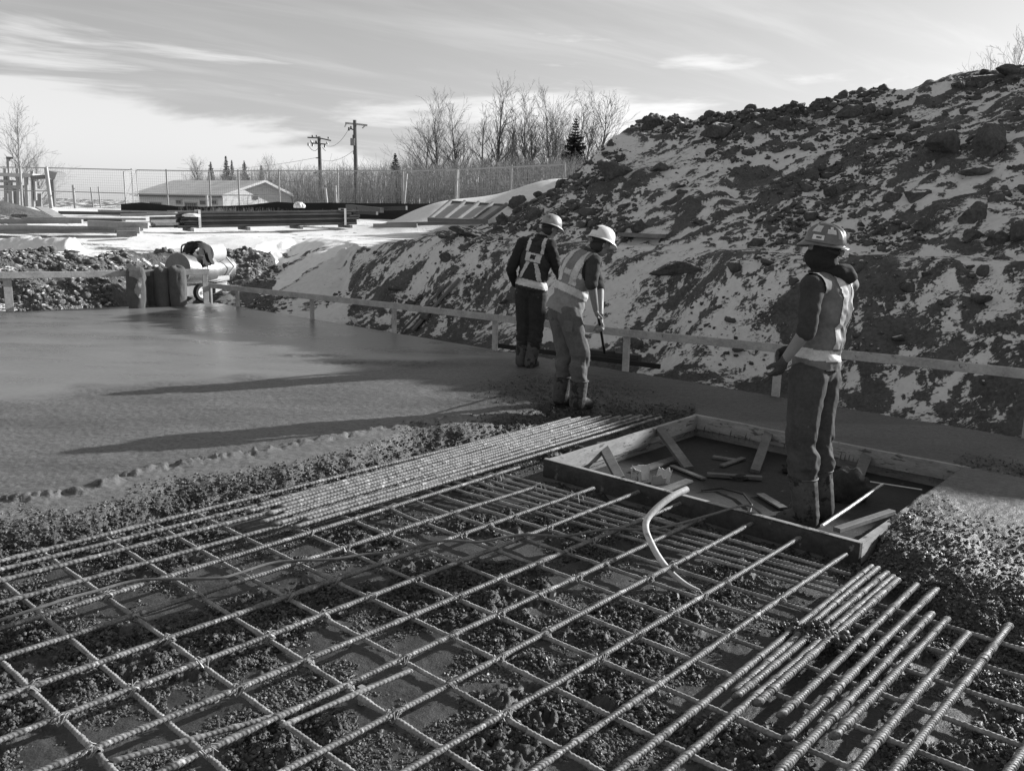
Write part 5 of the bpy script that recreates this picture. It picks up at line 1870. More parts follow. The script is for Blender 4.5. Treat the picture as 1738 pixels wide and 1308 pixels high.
p1, t1, _b = pole(602, 204, 350, 68, 0.15, "tall wooden utility pole with a grey transformer below its pale cross arm")
q = lambda a, b_: at(a, b_, 68)
MB().bar(q(586, 209), q(624, 213), 0.12, 0.13).build("crossarm", M_PALE, p1)
MB().tube([q(588, 209), q(585, 216)], 0.05, 6).build("arm_brace", M_PALE, p1)
MB().tube([q(621, 212), q(615, 218)], 0.05, 6).build("arm_brace", M_PALE, p1)
MB().tube([q(602, 222), q(595, 218)], 0.05, 6).build("bracket", M_POLE, p1)
for a, b_ in ((592, 219), (595.5, 217)):
    MB().tube([q(a, b_ - 3), q(a, b_ + 3)], [0.05, 0.08], 8).build("insulator", M_INS, p1, True)
MB().tube([q(599.5, 235), q(599.5, 247)], 0.22, 14).build("transformer", plain_mat("transformer_grey", 0.22, 0.5), p1, True)
MB().tube([q(599, 235), q(599, 229)], 0.04, 6).build("bushing", M_INS, p1)
MB().tube([q(600.5, 256), q(600.5, 262)], 0.06, 8).build("insulator", M_INS, p1, True)
p2, t2, _b = pole(541.5, 232, 350, 78, 0.16, "shorter wooden utility pole hung with insulators and looped jumpers")
q = lambda a, b_: at(a, b_, 78)
MB().bar(q(522, 233.5), q(542, 234.5), 0.10, 0.10).build("crossarm", M_POLE, p2)
MB().bar(q(542, 234.5), q(562, 239), 0.10, 0.10).build("crossarm", M_POLE, p2)
MB().bar(q(528, 243), q(553, 245), 0.10, 0.10).build("crossarm", M_POLE, p2)
for a, b_, l in ((530, 231, 3), (537, 231, 3), (557, 234, 3), (523, 245, 5), (530, 246, 5), (536, 241, 4), (551, 248, 5), (555, 243, 4), (528, 240, 4)):
    MB().tube([q(a, b_ - l / 2), q(a + 0.6, b_ + l / 2)], [0.06, 0.09], 8).build("insulator", M_INS, p2, True)
MB().tube(smooth_path([q(524, 248), q(529, 254), q(535, 256), q(540, 252)], 4), 0.025, 4).build("jumper", M_INS, p2)
MB().tube(smooth_path([q(547, 250), q(551, 255), q(553, 256)], 4), 0.025, 4).build("jumper", M_INS, p2)
MB().bar(q(536, 268.5), q(541, 267.5), 0.05, 0.08).build("bracket", M_INS, p2)
MB().bar(q(532, 294), q(539, 293), 0.10, 0.16).build("splice_box", M_INS, p2)
def wire(a, b_, label, r=0.014, sag=0.5):
    a, b_ = Vector(a), Vector(b_)
    pts = [a.lerp(b_, t) - Vector((0, 0, sag * 4 * t * (1 - t))) for t in np.linspace(0, 1, 12)]
    o = MB().tube(pts, r, 4).build_at("power_line", plain_mat("line_wire", 0.12, 0.5), (a + b_) / 2)
    return tag(o, label, "power line")


wire(at(601, 255, 68), at(536, 268, 78), "slack wire between the two utility poles")
wire(at(536, 268, 78), at(300, 285, 110), "wire running left from the shorter pole")
wire(at(539, 293.5, 78), at(470, 303, 80), "low service wire running to the roof of the low building", 0.02)
wire(at(592, 219, 68), at(553, 247, 78), "wire from the cross arm of the tall pole to the shorter pole")

# ------------------------------------------------------------------ frame structure, cabin and lamp at the far left
cf = thing("canopy_frame", "open steel frame with two flat roofs at the left edge beyond the fence", "steel frame", at(30, 345, 52))
q = lambda a, b_, Y=52: at(a, b_, Y)
MB().bar(q(6, 297), q(76, 299), 2.6, 0.18).build("roof_slab", plain_mat("frame_roof", 0.42, 0.7), cf)
MB().bar(q(-20, 307), q(18, 307.5), 2.0, 0.12).build("lower_slab", plain_mat("frame_roof2", 0.36, 0.7), cf)
MB().bar(q(-20, 317), q(40, 317), 0.2, 0.16).build("beam", M_FPOST, cf)
for a, b0_, b1_ in ((9, 286, 345), (18, 306, 345), (30, 286, 345), (44, 298, 345), (55, 290, 345), (58, 302, 330)):
    MB().bar(q(a, b0_), q(a + 2, b1_ + 10), 0.16, 0.16, (0, 1, 0)).build("column", M_FPOST, cf)
MB().bar(q(54, 302, 50), q(76, 300, 50), 0.3, 0.22).build("grille", M_TRIM, cf)
cs = thing("chute", "flared metal chute on a dark column at the left", "chute", at(90, 350, 50))
P = [q(80, 289, 50), q(97, 293, 50), q(92, 306, 50), q(83, 302, 50)]
MB().add(P + [p + Vector((0.1, 0.8, 0)) for p in P], [(3, 2, 1, 0), (4, 5, 6, 7), (0, 1, 5, 4), (1, 2, 6, 5), (2, 3, 7, 6), (3, 0, 4, 7)]).build("hopper", plain_mat("hopper_grey", 0.25, 0.7), cs)
MB().bar(q(89, 305, 50), q(92, 362, 50), 0.20, 0.2, (0, 1, 0)).build("column", M_TRIM, cs)
cbn = thing("cabin", "grey ribbed cabin half hidden behind the dirt heap at the left", "cabin", at(50, 350, 56))
MB().bar(q(26, 341, 56), q(57, 341, 56), 2.0, 1.5).build("wall", grey_mat("ribbed_sheet", 0.20, 0.6, 0.15, 4, 0.2, 20), cbn)
for k in range(9):
    MB().bar(q(41 + k * 1.9, 328, 53.95) + Vector((0, 0.9, 0)), q(41 + k * 1.9, 352, 53.95) + Vector((0, 0.9, 0)), 0.05, 0.05, (0, 1, 0)).build("rib", M_FPOST, cbn)
lp = thing("street_lamp", "square headed street lamp at the left edge of the picture", "street lamp", at(15, 350, 55))
MB().bar(q(14, 267, 55), q(17, 356, 55), 0.16, 0.16, (0, 1, 0)).build("pole", M_FPOST, lp)
MB().bar(q(13, 268, 55), q(25, 268.5, 55), 0.35, 0.12).build("lamp_head", M_TRIM, lp)
# ================================================================== the three men
M_SKIN = grey_mat("skin", 0.21, 0.55, 0.12, 14, 0.1, 120, 0.002, spec=0.35)
M_HAIR = plain_mat("dark_hair", 0.03, 0.8)


def v3(x):
    return np.array(x, float)


def nrmz(x):
    x = np.array(x, float)
    return x / np.linalg.norm(x)


def capsule_geo(p0, r0, p1, r1, n=12, k=4):
    p0, p1 = v3(p0), v3(p1)
    d = p1 - p0
    L = np.linalg.norm(d)
    d = d / L if L > 1e-6 else np.array([0, 0, 1.0])
    a = np.array([1.0, 0, 0]) if abs(d[0]) < 0.8 else np.array([0, 1.0, 0])
    u = nrmz(np.cross(d, a)); w = np.cross(d, u)
    rings = []
    for t in np.linspace(-math.pi / 2 + 0.15, 0, k):
        rings.append((p0 + d * r0 * math.sin(t), r0 * math.cos(t)))
    for t in np.linspace(0, math.pi / 2 - 0.15, k):
        rings.append((p1 + d * r1 * math.sin(t), r1 * math.cos(t)))
    vs, fs = [], []
    for c, r in rings:
        for i in range(n):
            q = 2 * math.pi * i / n
            vs.append(c + (u * math.cos(q) + w * math.sin(q)) * r)
    m = len(rings)
    for i in range(m - 1):
        for j in range(n):
            fs.append((i * n + j, i * n + (j + 1) % n, (i + 1) * n + (j + 1) % n, (i + 1) * n + j))
    fs.append(tuple(range(n))[::-1]); fs.append(tuple(range((m - 1) * n, m * n)))
    return vs, fs


def ellipsoid_geo(c, rad, axes):
    v, f = ICO3
    R = np.array([v3(a) for a in axes])
    return list((v * np.array(rad)) @ R + v3(c)), [tuple(int(i) for i in q) for q in f]


def blob(prims, voxel, smooth=3, factor=0.5):
    vs, fs = [], []
    for p in prims:
        if p[0] == 'c':
            a, b_ = capsule_geo(*p[1:5])
        else:
            a, b_ = ellipsoid_geo(*p[1:4])
        n = len(vs)
        vs += list(a)
        fs += [tuple(i + n for i in q) for q in b_]
    me = bpy.data.meshes.new("tmp")
    me.from_pydata([tuple(map(float, p)) for p in vs], [], fs)
    o = bpy.data.objects.new("tmp", me)
    COL.objects.link(o)
    md = o.modifiers.new("r", 'REMESH')
    md.mode = 'VOXEL'
    md.voxel_size = voxel
    md.adaptivity = 0.0
    if smooth:
        ms = o.modifiers.new("s", 'SMOOTH')
        ms.iterations = smooth
        ms.factor = factor
    dg = bpy.context.evaluated_depsgraph_get()
    me2 = bpy.data.meshes.new_from_object(o.evaluated_get(dg))
    n = len(me2.vertices)
    V = np.empty(n * 3, dtype=np.float32); me2.vertices.foreach_get('co', V); V = V.reshape(-1, 3).astype(float)
    N = np.empty(n * 3, dtype=np.float32); me2.vertices.foreach_get('normal', N); N = N.reshape(-1, 3).astype(float)
    F = np.array([p.vertices[:] for p in me2.polygons if len(p.vertices) == 4], dtype=int)
    bpy.data.objects.remove(o); bpy.data.meshes.remove(me); bpy.data.meshes.remove(me2)
    return V, N, F


def inflate(prims, d):
    out = []
    for p in prims:
        if p[0] == 'c':
            out.append(('c', p[1], p[2] + d, p[3], p[4] + d))
        else:
            out.append(('e', p[1], tuple(r + d for r in p[2]), p[3]))
    return out


def wrinkle(V, N, amp, seed, fz=16.0, fx=5.0, where=None):
    w = fbm(V[:, 0] * fx + seed, V[:, 1] * fx + V[:, 2] * 3.0, V[:, 2] * fz + V[:, 0] * 4, octv=3, seed=seed)
    r = 0.5 - np.abs(w - 0.5) * 2.6
    big = fbm(V[:, 0] * 5 + seed, V[:, 1] * 5, V[:, 2] * 5, octv=2, seed=seed + 7) - 0.5
    k = np.ones(len(V)) if where is None else where
    return V + N * ((r * amp + big * amp * 0.8) * k)[:, None]


def hand_prims(wrist, d, nrm, curl=0.6, side=1.0, size=1.0):
    w, d, nrm = v3(wrist), nrmz(d), nrmz(nrm)
    nrm = nrmz(nrm - d * np.dot(nrm, d))
    ac = np.cross(d, nrm) * side
    P = [('e', w + d * 0.048 * size, (0.052 * size, 0.041 * size, 0.018 * size), (d, ac, nrm)), ('c', w - d * 0.02, 0.027 * size, w + d * 0.02, 0.028 * size)]
    for k, (off, L) in enumerate(((-0.031, 0.066), (-0.0105, 0.076), (0.0105, 0.070), (0.031, 0.055))):
        b0 = w + d * (0.088 - 0.006 * (k == 3)) * size + ac * off * size
        ang = 0.15
        prev = b0
        r = 0.0098 * size
        for j, f_ in enumerate((0.42, 0.33, 0.25)):
            ang += curl * (0.75 if j == 0 else 1.0) * (0.92 + 0.07 * k)
            dd = d * math.cos(ang) + nrm * math.sin(ang) + ac * off * 2.0
            q = prev + nrmz(dd) * L * f_ * size * 1.15
            P.append(('c', prev, r, q, r * 0.93))
            prev = q; r *= 0.93
    b0 = w + d * 0.028 * size - ac * 0.030 * size
    m1 = b0 + (d * 0.62 - ac * 0.62 + nrm * 0.35) * 0.048 * size
    m2 = m1 + (d * 0.88 - ac * 0.15 + nrm * 0.5) * 0.036 * size
    P += [('c', b0, 0.014 * size, m1, 0.0115 * size), ('c', m1, 0.0115 * size, m2, 0.0095 * size)]
    return P


def head_prims(c, f, u):
    c, f = v3(c), nrmz(f)
    u = nrmz(v3(u) - f * np.dot(u, f))
    l = np.cross(u, f)
    A = (l, f, u)
    P = [('e', c + u * 0.025, (0.077, 0.098, 0.100), A), ('e', c - u * 0.045 + f * 0.022, (0.060, 0.070, 0.070), A), ('e', c - u * 0.088 + f * 0.062, (0.030, 0.026, 0.024), A),
         ('c', c + u * 0.012 + f * 0.094, 0.010, c - u * 0.026 + f * 0.112, 0.0135), ('e', c - u * 0.060 + f * 0.083, (0.026, 0.014, 0.013), A),
         ('e', c + u * 0.028 + f * 0.083, (0.056, 0.018, 0.013), A)]
    for s in (-1, 1):
        P.append(('e', c + l * s * 0.077 - u * 0.012 - f * 0.012, (0.010, 0.020, 0.032), A))
        P.append(('e', c + l * s * 0.045 - u * 0.015 + f * 0.07, (0.022, 0.02, 0.018), A))
    return P


def cloth_obj(name, V, F, mat, parent, keep=None):
    if keep is not None:
        F = F[keep[F].all(1)]
        V, F, _ = compact(V, F)
    return np_obj(name, V, F, mat, parent, smooth=True)


def hard_hat(parent, c, f, u, mat, bill, full, knob, stickers, name="hard_hat"):
    """c: centre of the head; f, u: way the hat faces and its up axis"""
    f = nrmz(f); u = nrmz(v3(u) - f * np.dot(u, f)); l = np.cross(u, f)
    c = v3(c) + u * 0.022
    nr, nz = 48, 18
    def dome(a, t, off=0.0):
        """a round the head from the front, t from rim 0 to crown 1"""
        rx, ry, h = 0.112, 0.138, 0.128
        e = math.sin(t * math.pi / 2); k = math.cos(t * math.pi / 2) ** 0.8
        ridge = 0.0
        x = math.sin(a) * k
        for x0, wd in ((0.0, 0.16), (-0.42, 0.09), (0.42, 0.09)):
            ridge += 0.007 * math.exp(-((x - x0) / wd) ** 4) * sstep(0.12, 0.5, t)
        p = np.array([math.sin(a) * (rx + off) * k, math.cos(a) * (ry + off) * k, e * (h + off)])
        p = p * (1 + ridge / 0.12)
        return c + l * p[0] + f * p[1] + u * p[2]
    vs, fs = [], []
    for i in range(nz + 1):
        t = i / nz * 0.995
        for j in range(nr):
            vs.append(dome(2 * math.pi * j / nr, t))
    for i in range(nz):
        for j in range(nr):
            fs.append((i * nr + j, i * nr + (j + 1) % nr, (i + 1) * nr + (j + 1) % nr, (i + 1) * nr + j))
    hat = np_obj(name, vs, np.array(fs), mat, parent, smooth=True)
    # brim
    vs, fs = [], []
    for i, (rr_, dzz) in enumerate(((-0.004, 0.004), (0.5, -0.004), (1.0, -0.012), (1.0, -0.016), (0.5, -0.009), (-0.004, -0.003))):
        for j in range(nr):
            a = 2 * math.pi * j / nr
            front = max(math.cos(a), 0.0) ** 1.5
            wdt = full + bill * front + 0.010
            p = np.array([math.sin(a) * (0.112 + rr_ * wdt), math.cos(a) * (0.138 + rr_ * wdt), dzz * (1 + 1.6 * front)])
            vs.append(c + l * p[0] + f * p[1] + u * p[2])
    m = 6
    for i in range(m):
        for j in range(nr):
            i2 = (i + 1) % m
            fs.append((i * nr + j, i2 * nr + j, i2 * nr + (j + 1) % nr, i * nr + (j + 1) % nr))
    np_obj("brim", vs, np.array(fs), mat, hat, smooth=True)
    # suspension strap and ratchet knob at the back
    kb = c - f * 0.118 - u * 0.045
    m_ = MB()
    m_.tube([Vector(c + l * 0.085 * math.sin(a) - f * (0.113 * math.cos(a)) - u * (0.018 + 0.03 * math.cos(a))) for a in np.linspace(-1.45, 1.45, 16)], 0.013, 8)
    m_.build("suspension_strap", M_BLACK, hat, True)
    if knob:
        m_ = MB(); m_.tube([Vector(kb + f * 0.01), Vector(kb - f * 0.016)], 0.024, 18); m_.tube([Vector(kb - f * 0.0165), Vector(kb - f * 0.021)], 0.009, 12)
        m_.build("ratchet_knob", grey_mat("grey_plastic", 0.16, 0.5, 0.1, 6, 0.05, 40), hat, True)
    for (a0, a1, t0, t1, tone) in stickers:
        n = 7
        vs, fs = [], []
        for i in range(n):
            for j in range(n):
                vs.append(dome(a0 + (a1 - a0) * j / (n - 1), t0 + (t1 - t0) * i / (n - 1), 0.0028))
        for i in range(n - 1):
            for j in range(n - 1):
                fs.append((i * n + j, i * n + j + 1, (i + 1) * n + j + 1, (i + 1) * n + j))
        np_obj("sticker", vs, np.array(fs), grey_mat("sticker_%02d" % int(tone * 100), tone, 0.5, 0.25, 30, 0.02, 60), hat, smooth=True)
    return hat


def make_man(label, J, f, lean_f, head_f, head_u, hat, cloth, hands, boots, vest, tall):
    """J: joints as world points. f: way the chest faces."""
    f = nrmz(f)
    root_p = v3(J['root'])
    pel, che, nek, hed = v3(J['pelvis']), v3(J['chest']), v3(J['neck']), v3(J['head'])
    up = nrmz(nek - pel)
    f = nrmz(f - up * np.dot(f, up))
    lat = np.cross(up, f)                      # towards the man's left is -lat with f forward, up up
    A = (lat, f, up)
    T = [('e', pel, (0.168, 0.118, 0.135), A), ('e', (pel + che) / 2, (0.150, 0.112, 0.20), A), ('e', che, (0.182, 0.122, 0.20), A),
         ('c', v3(J['sh_a']), 0.068, v3(J['sh_b']), 0.068), ('c', nek - up * 0.07, 0.075, nek + up * 0.01, 0.060)]
    armA = [('c', J['sh_a'], 0.060, J['el_a'], 0.046)]
    armB = [('c', J['sh_b'], 0.060, J['el_b'], 0.046)]
    foreA = [('c', J['el_a'], 0.049, J['wr_a'], 0.030)]
    foreB = [('c', J['el_b'], 0.045, J['wr_b'], 0.029)]
    thA = [('c', J['hip_a'], 0.092, J['kn_a'], 0.064)]
    thB = [('c', J['hip_b'], 0.092, J['kn_b'], 0.064)]
    shA = [('c', J['kn_a'], 0.061, J['an_a'], 0.042), ('e', v3(J['kn_a']) * 0.68 + v3(J['an_a']) * 0.32 - f * 0.015, (0.056, 0.056, 0.11), ((1, 0, 0), (0, 1, 0), (0, 0, 1)))]
    shB = [('c', J['kn_b'], 0.061, J['an_b'], 0.042), ('e', v3(J['kn_b']) * 0.68 + v3(J['an_b']) * 0.32 - f * 0.015, (0.056, 0.056, 0.11), ((1, 0, 0), (0, 1, 0), (0, 0, 1)))]
    def foot(an, toe):
        an, toe = v3(an), v3(toe)
        h = an + (an - toe) * 0.25; h[2] = toe[2] + 0.02
        return [('c', an, 0.042, h, 0.040), ('c', h, 0.040, toe, 0.034), ('c', an, 0.042, toe * 0.6 + an * 0.4, 0.036)]
    ftA, ftB = foot(J['an_a'], J['toe_a']), foot(J['an_b'], J['toe_b'])
    hp = []
    hA = hand_prims(J['wr_a'], v3(J['hd_a']) - v3(J['wr_a']), hands[0][0], hands[0][1], hands[0][2])
    hB = hand_prims(J['wr_b'], v3(J['hd_b']) - v3(J['wr_b']), hands[1][0], hands[1][1], hands[1][2])
    neck = [('c', nek - up * 0.02, 0.060, hed - nrmz(head_u) * 0.05, 0.056)]
    H = head_prims(hed, head_f, head_u)
    V, N, F = blob(T + armA + armB + foreA + foreB + thA + thB + shA + shB + ftA + ftB + hA + hB + neck + H, 0.0084, 3)
    man = np_obj("person", V, F, M_SKIN, smooth=True, loc=root_p)
    tag(man, label, "person")
    # eyes
    hf = nrmz(head_f); hu = nrmz(v3(head_u) - hf * np.dot(head_u, hf)); hl = np.cross(hu, hf)
    m = MB()
    for s in (-1, 1):
        a, b_ = ellipsoid_geo(hed + hl * s * 0.032 + hf * 0.083 + hu * 0.008, (0.012, 0.010, 0.008), (hl, hf, hu))
        m.add(a, b_)
        m.build("eye", plain_mat("eye", 0.05, 0.2), man, True)
        m = MB()
    if cloth.get('hair'):
        V, N, F = blob([('e', hed + hu * 0.028 - hf * 0.006, (0.084, 0.102, 0.105), (hl, hf, hu)), ('e', hed - hf * 0.035 - hu * 0.03, (0.078, 0.068, 0.075), (hl, hf, hu))], 0.008, 3)
        fwd = (V - hed) @ hf
        cloth_obj("hair", wrinkle(V, N, 0.006, 3, 30, 30), F, M_HAIR, man, fwd < 0.0)
    # trousers
    legs = inflate(thA + thB + shA + shB, cloth.get('loose', 0.028)) + inflate([T[0]], 0.012) + [('c', J['hip_a'], 0.108, pel, 0.12), ('c', J['hip_b'], 0.108, pel, 0.12)]
    V, N, F = blob(legs, 0.010, 4)
    kz = (v3(J['kn_a'])[2] + v3(J['kn_b'])[2]) / 2
    near = np.exp(-((V[:, 2] - kz + 0.12) / 0.20) ** 2) * 1.0 + 0.42
    V = wrinkle(V, N, 0.021, int(abs(root_p[1]) * 10), 9, 8, near)
    cut = (V - pel) @ up < 0.13
    low = V[:, 2] > min(v3(J['an_a'])[2], v3(J['an_b'])[2]) + cloth.get('cuff', 0.02)
    tro = cloth_obj("trousers", V, F, cloth['trousers'], man, cut & low)
    if 'pocket' in cloth:
        cc, n1_, u1_, sz_ = cloth['pocket']
        m = MB(); m.bar(Vector(v3(cc) - v3(u1_) * sz_), Vector(v3(cc) + v3(u1_) * sz_), sz_ * 1.7, 0.006, Vector(n1_)); m.build("pocket", cloth['trousers'], tro)
    # jacket or shirt
    sleeves = inflate(armA + armB, 0.014)
    if cloth['sleeve'] == 'long':
        sleeves += inflate(foreA + foreB, 0.014)
    else:
        for s_, e_, w_ in (('sh_a', 'el_a', 'wr_a'), ('sh_b', 'el_b', 'wr_b')):
            e = v3(J[e_]); d = nrmz(v3(J[w_]) - e)
            sleeves += [('c', J[s_], 0.07, e - nrmz(e - v3(J[s_])) * 0.015, 0.060)]
    V, N, F = blob(inflate(T[1:], 0.012) + sleeves + [('e', pel + up * 0.02, (0.182, 0.132, 0.15), A)], 0.010, 4)
    V = wrinkle(V, N, 0.013, int(abs(root_p[0]) * 10) + 3, 13, 8)
    jk = cloth_obj("jacket", V, F, cloth['jacket'], man, ((V - pel) @ up > cloth.get('hem', -0.08)) & ((V - nek) @ up < 0.03))
    # vest
    vt = inflate(T[1:3], 0.036) + [('e', pel + up * 0.03, (0.20, 0.150, 0.17), A), ('e', pel - up * 0.03, (0.198, 0.152, 0.16), A), ('c', J['sh_a'], 0.085, J['sh_b'], 0.085), ('c', nek - up * 0.09, 0.10, nek - up * 0.02, 0.09)]
    V, N, F = blob(vt, 0.0085, 5)
    V = wrinkle(V, N, 0.020, int(abs(root_p[1]) * 7), 7, 7)
    a_ = (V - pel) @ up; la = (V - pel) @ lat; fw = (V - pel) @ f
    nk = np.dot(nek - pel, up)
    keep = (a_ > vest['hem']) & (a_ < nk - 0.01)
    for s_, e_ in (('sh_a', 'el_a'), ('sh_b', 'el_b')):
        sp, ep = v3(J[s_]), v3(J[e_])
        outw = lat * np.sign(np.dot(sp - che, lat))
        rel = V - (sp + outw * 0.05 - up * 0.055)
        rel = rel - np.outer(rel @ up, up) * 0.30
        keep &= np.linalg.norm(rel, axis=1) > 0.105
    fo = F[keep[F].all(1)]
    Vv, Fv, used = compact(V, fo)
    Nv = N[used]
    vo = np_obj("vest", Vv, Fv, vest['mat'], man, smooth=True)
    al, ll, ff_ = a_[used], la[used], fw[used]
    for key, cond in vest['bands'](al, ll, ff_, nk).items():
        m_ = cond[Fv].all(1)
        if m_.sum() < 4:
            continue
        Vb, Fb_, ub = compact(Vv + Nv * 0.0045, Fv[m_])
        np_obj("reflective_band", Vb, Fb_, vest['band_mat'], vo, smooth=True)
    # boots
    for an, toe, kn in (('an_a', 'toe_a', 'kn_a'), ('an_b', 'toe_b', 'kn_b')):
        a0, t0, k0 = v3(J[an]), v3(J[toe]), v3(J[kn])
        up_ = nrmz(k0 - a0)
        heel = a0 + (a0 - t0) * 0.30; heel[2] = t0[2] + 0.012
        hi = a0 + up_ * (boots['h'] - 0.05)
        br = boots['r']
        V, N, F = blob([('c', a0 + (heel - a0) * 0.4, br * 0.92, hi, br * 1.02), ('c', heel, 0.050, t0, 0.048), ('c', a0, br * 0.85, t0 * 0.75 + a0 * 0.25, 0.055), ('c', heel + np.array([0, 0, -0.01]), 0.046, t0 + np.array([0, 0, -0.012]), 0.048)], 0.0095, 3)
        V = wrinkle(V, N, 0.006, 5, 14, 6)
        h_ = (V - a0) @ up_
        bo = cloth_obj("boot", V, F, boots['mat'], man, h_ < boots['h'] - 0.05)
        m_ = MB()
        rim = [Vector(hi - up_ * 0.0 + (np.array([1, 0, 0]) * math.cos(q) + np.array([0, 1, 0]) * math.sin(q)) * br * 1.03 - up_ * 0.004) for q in np.linspace(0, 2 * math.pi, 22)]
        m_.tube(rim, 0.008, 6, False); m_.build("boot_rim", boots['mat'], bo, True)
    # gloves
    for hp_, on in ((hA, hands[0][3]), (hB, hands[1][3])):
        if on:
            V, N, F = blob(inflate(hp_, 0.0035), 0.0062, 2)
            np_obj("glove", V, F, on, man, smooth=True)
    hard_hat(man, hed + hu * 0.022, hat.get('f', head_f), hat.get('u', head_u), hat['mat'], hat['bill'], hat['full'], hat['knob'], hat['stickers'])
    return man, dict(up=up, f=f, lat=lat, A=A, pel=pel, che=che, nek=nek, hed=hed)


M_JEANS = grey_mat("work_jeans", 0.060, 0.9, 0.35, 7, 0.3, 140, 0.003, spots=(0.16, 9, 0.64))
M_CANVAS = grey_mat("canvas_trousers", 0.105, 0.9, 0.3, 7, 0.3, 140, 0.003, spots=(0.08, 7, 0.62))
M_BLACKCL = grey_mat("black_cloth", 0.022, 0.92, 0.35, 7, 0.3, 140, 0.003)
M_DARKTR = grey_mat("dark_trousers", 0.028, 0.9, 0.4, 7, 0.3, 140, 0.003, spots=(0.10, 8, 0.66))
M_SHIRT = grey_mat("dark_shirt", 0.045, 0.92, 0.3, 8, 0.3, 140, 0.003)
M_VEST = grey_mat("worn_hi_vis", 0.15, 0.85, 0.3, 6, 0.3, 90, 0.003)
M_VESTD = grey_mat("dark_mesh_vest", 0.035, 0.9, 0.3, 6, 0.3, 90, 0.003)
M_BAND = grey_mat("reflective_tape", 0.52, 0.55, 0.25, 9, 0.15, 60, 0.003, spots=(0.30, 12, 0.62))
M_BOOT = grey_mat("muddy_rubber_boot", 0.075, 0.7, 0.4, 8, 0.2, 50, 0.004, spots=(0.022, 7, 0.52))
M_HATW = grey_mat("white_hard_hat", 0.70, 0.35, 0.10, 7, 0.03, 40, 0.002, spec=0.5, spots=(0.45, 14, 0.70))
M_HATG = grey_mat("scuffed_hard_hat", 0.12, 0.35, 0.30, 12, 0.03, 40, 0.002, spec=0.5, spots=(0.10, 16, 0.56))
M_GLOVE = grey_mat("dark_glove", 0.06, 0.85, 0.35, 12, 0.2, 80, 0.003)

# --- man standing in the opening, facing left, seen from his left and a little behind
Y3 = 5.85
q = lambda a, b_, dy=0.0: np.array(at(a, b_, Y3 + dy))
f3 = np.array([-0.84, 0.54, 0.0])
J = dict(pelvis=q(1384, 622), chest=q(1404, 520, 0.02), neck=q(1410, 458, 0.02), head=q(1399, 425, 0.0),
         sh_a=q(1379, 486, -0.17), sh_b=q(1434, 484, 0.17), el_a=q(1368, 562, -0.24), wr_a=q(1331, 612, -0.16), hd_a=q(1316, 640, -0.12),
         el_b=q(1404, 560, 0.27), wr_b=q(1341, 592, 0.22), hd_b=q(1318, 603, 0.20),
         hip_a=q(1372, 638, -0.085), hip_b=q(1395, 638, 0.09), kn_a=q(1360, 737, -0.10), kn_b=q(1388, 742, 0.10),
         an_a=q(1367, 856, -0.08), an_b=q(1391, 850, 0.14))
J['an_a'][2] = PIT + 0.10; J['an_b'][2] = PIT + 0.10
J['toe_a'] = J['an_a'] + f3 * 0.16 + np.array([0, -0.03, 0]); J['toe_a'][2] = PIT + 0.062
J['toe_b'] = J['an_b'] + f3 * 0.16; J['toe_b'][2] = PIT + 0.062
J['root'] = np.array([(J['an_a'][0] + J['an_b'][0]) / 2, (J['an_a'][1] + J['an_b'][1]) / 2, PIT])


def bands3(a, l, fw, nk):
    waist = (a > 0.055) & (a < 0.135)
    back = (fw < 0) & (np.abs(np.abs(l) - 0.085) < 0.030) & (a >= 0.138)
    front = (fw >= 0) & (np.abs(np.abs(l) - 0.095) < 0.030) & (a >= 0.138)
    return {'w': waist, 'b': back, 'f': front}


man3, I3 = make_man("man in a scuffed hard hat and pale banded vest standing in the square opening", J, f3, 0, np.array([-0.93, 0.30, -0.16]), np.array([-0.16, 0.05, 1.0]),
                    dict(mat=M_HATG, bill=0.012, full=0.019, knob=True, f=np.array([-0.72, 0.55, 0.10]), u=np.array([0.16, -0.05, 1.0]),
                         stickers=[(1.15, 1.75, 0.10, 0.26, 0.62), (1.35, 1.62, 0.15, 0.21, 0.06), (0.95, 1.5, 0.36, 0.66, 0.50), (1.85, 2.35, 0.34, 0.52, 0.55), (2.0, 2.2, 0.52, 0.64, 0.60), (2.45, 2.8, 0.20, 0.5, 0.26)]),
                    dict(trousers=M_JEANS, jacket=M_SHIRT, sleeve='short', hem=-0.02, cuff=0.20, loose=0.037),
                    [((-0.35, 0.9, 0.0), 0.42, 1.0, M_GLOVE), ((0.2, -0.9, -0.2), 0.5, 1.0, M_GLOVE)],
                    dict(h=0.34, r=0.094, mat=M_BOOT), dict(hem=-0.005, mat=M_VEST, band_mat=M_BAND, bands=bands3), 2.0)
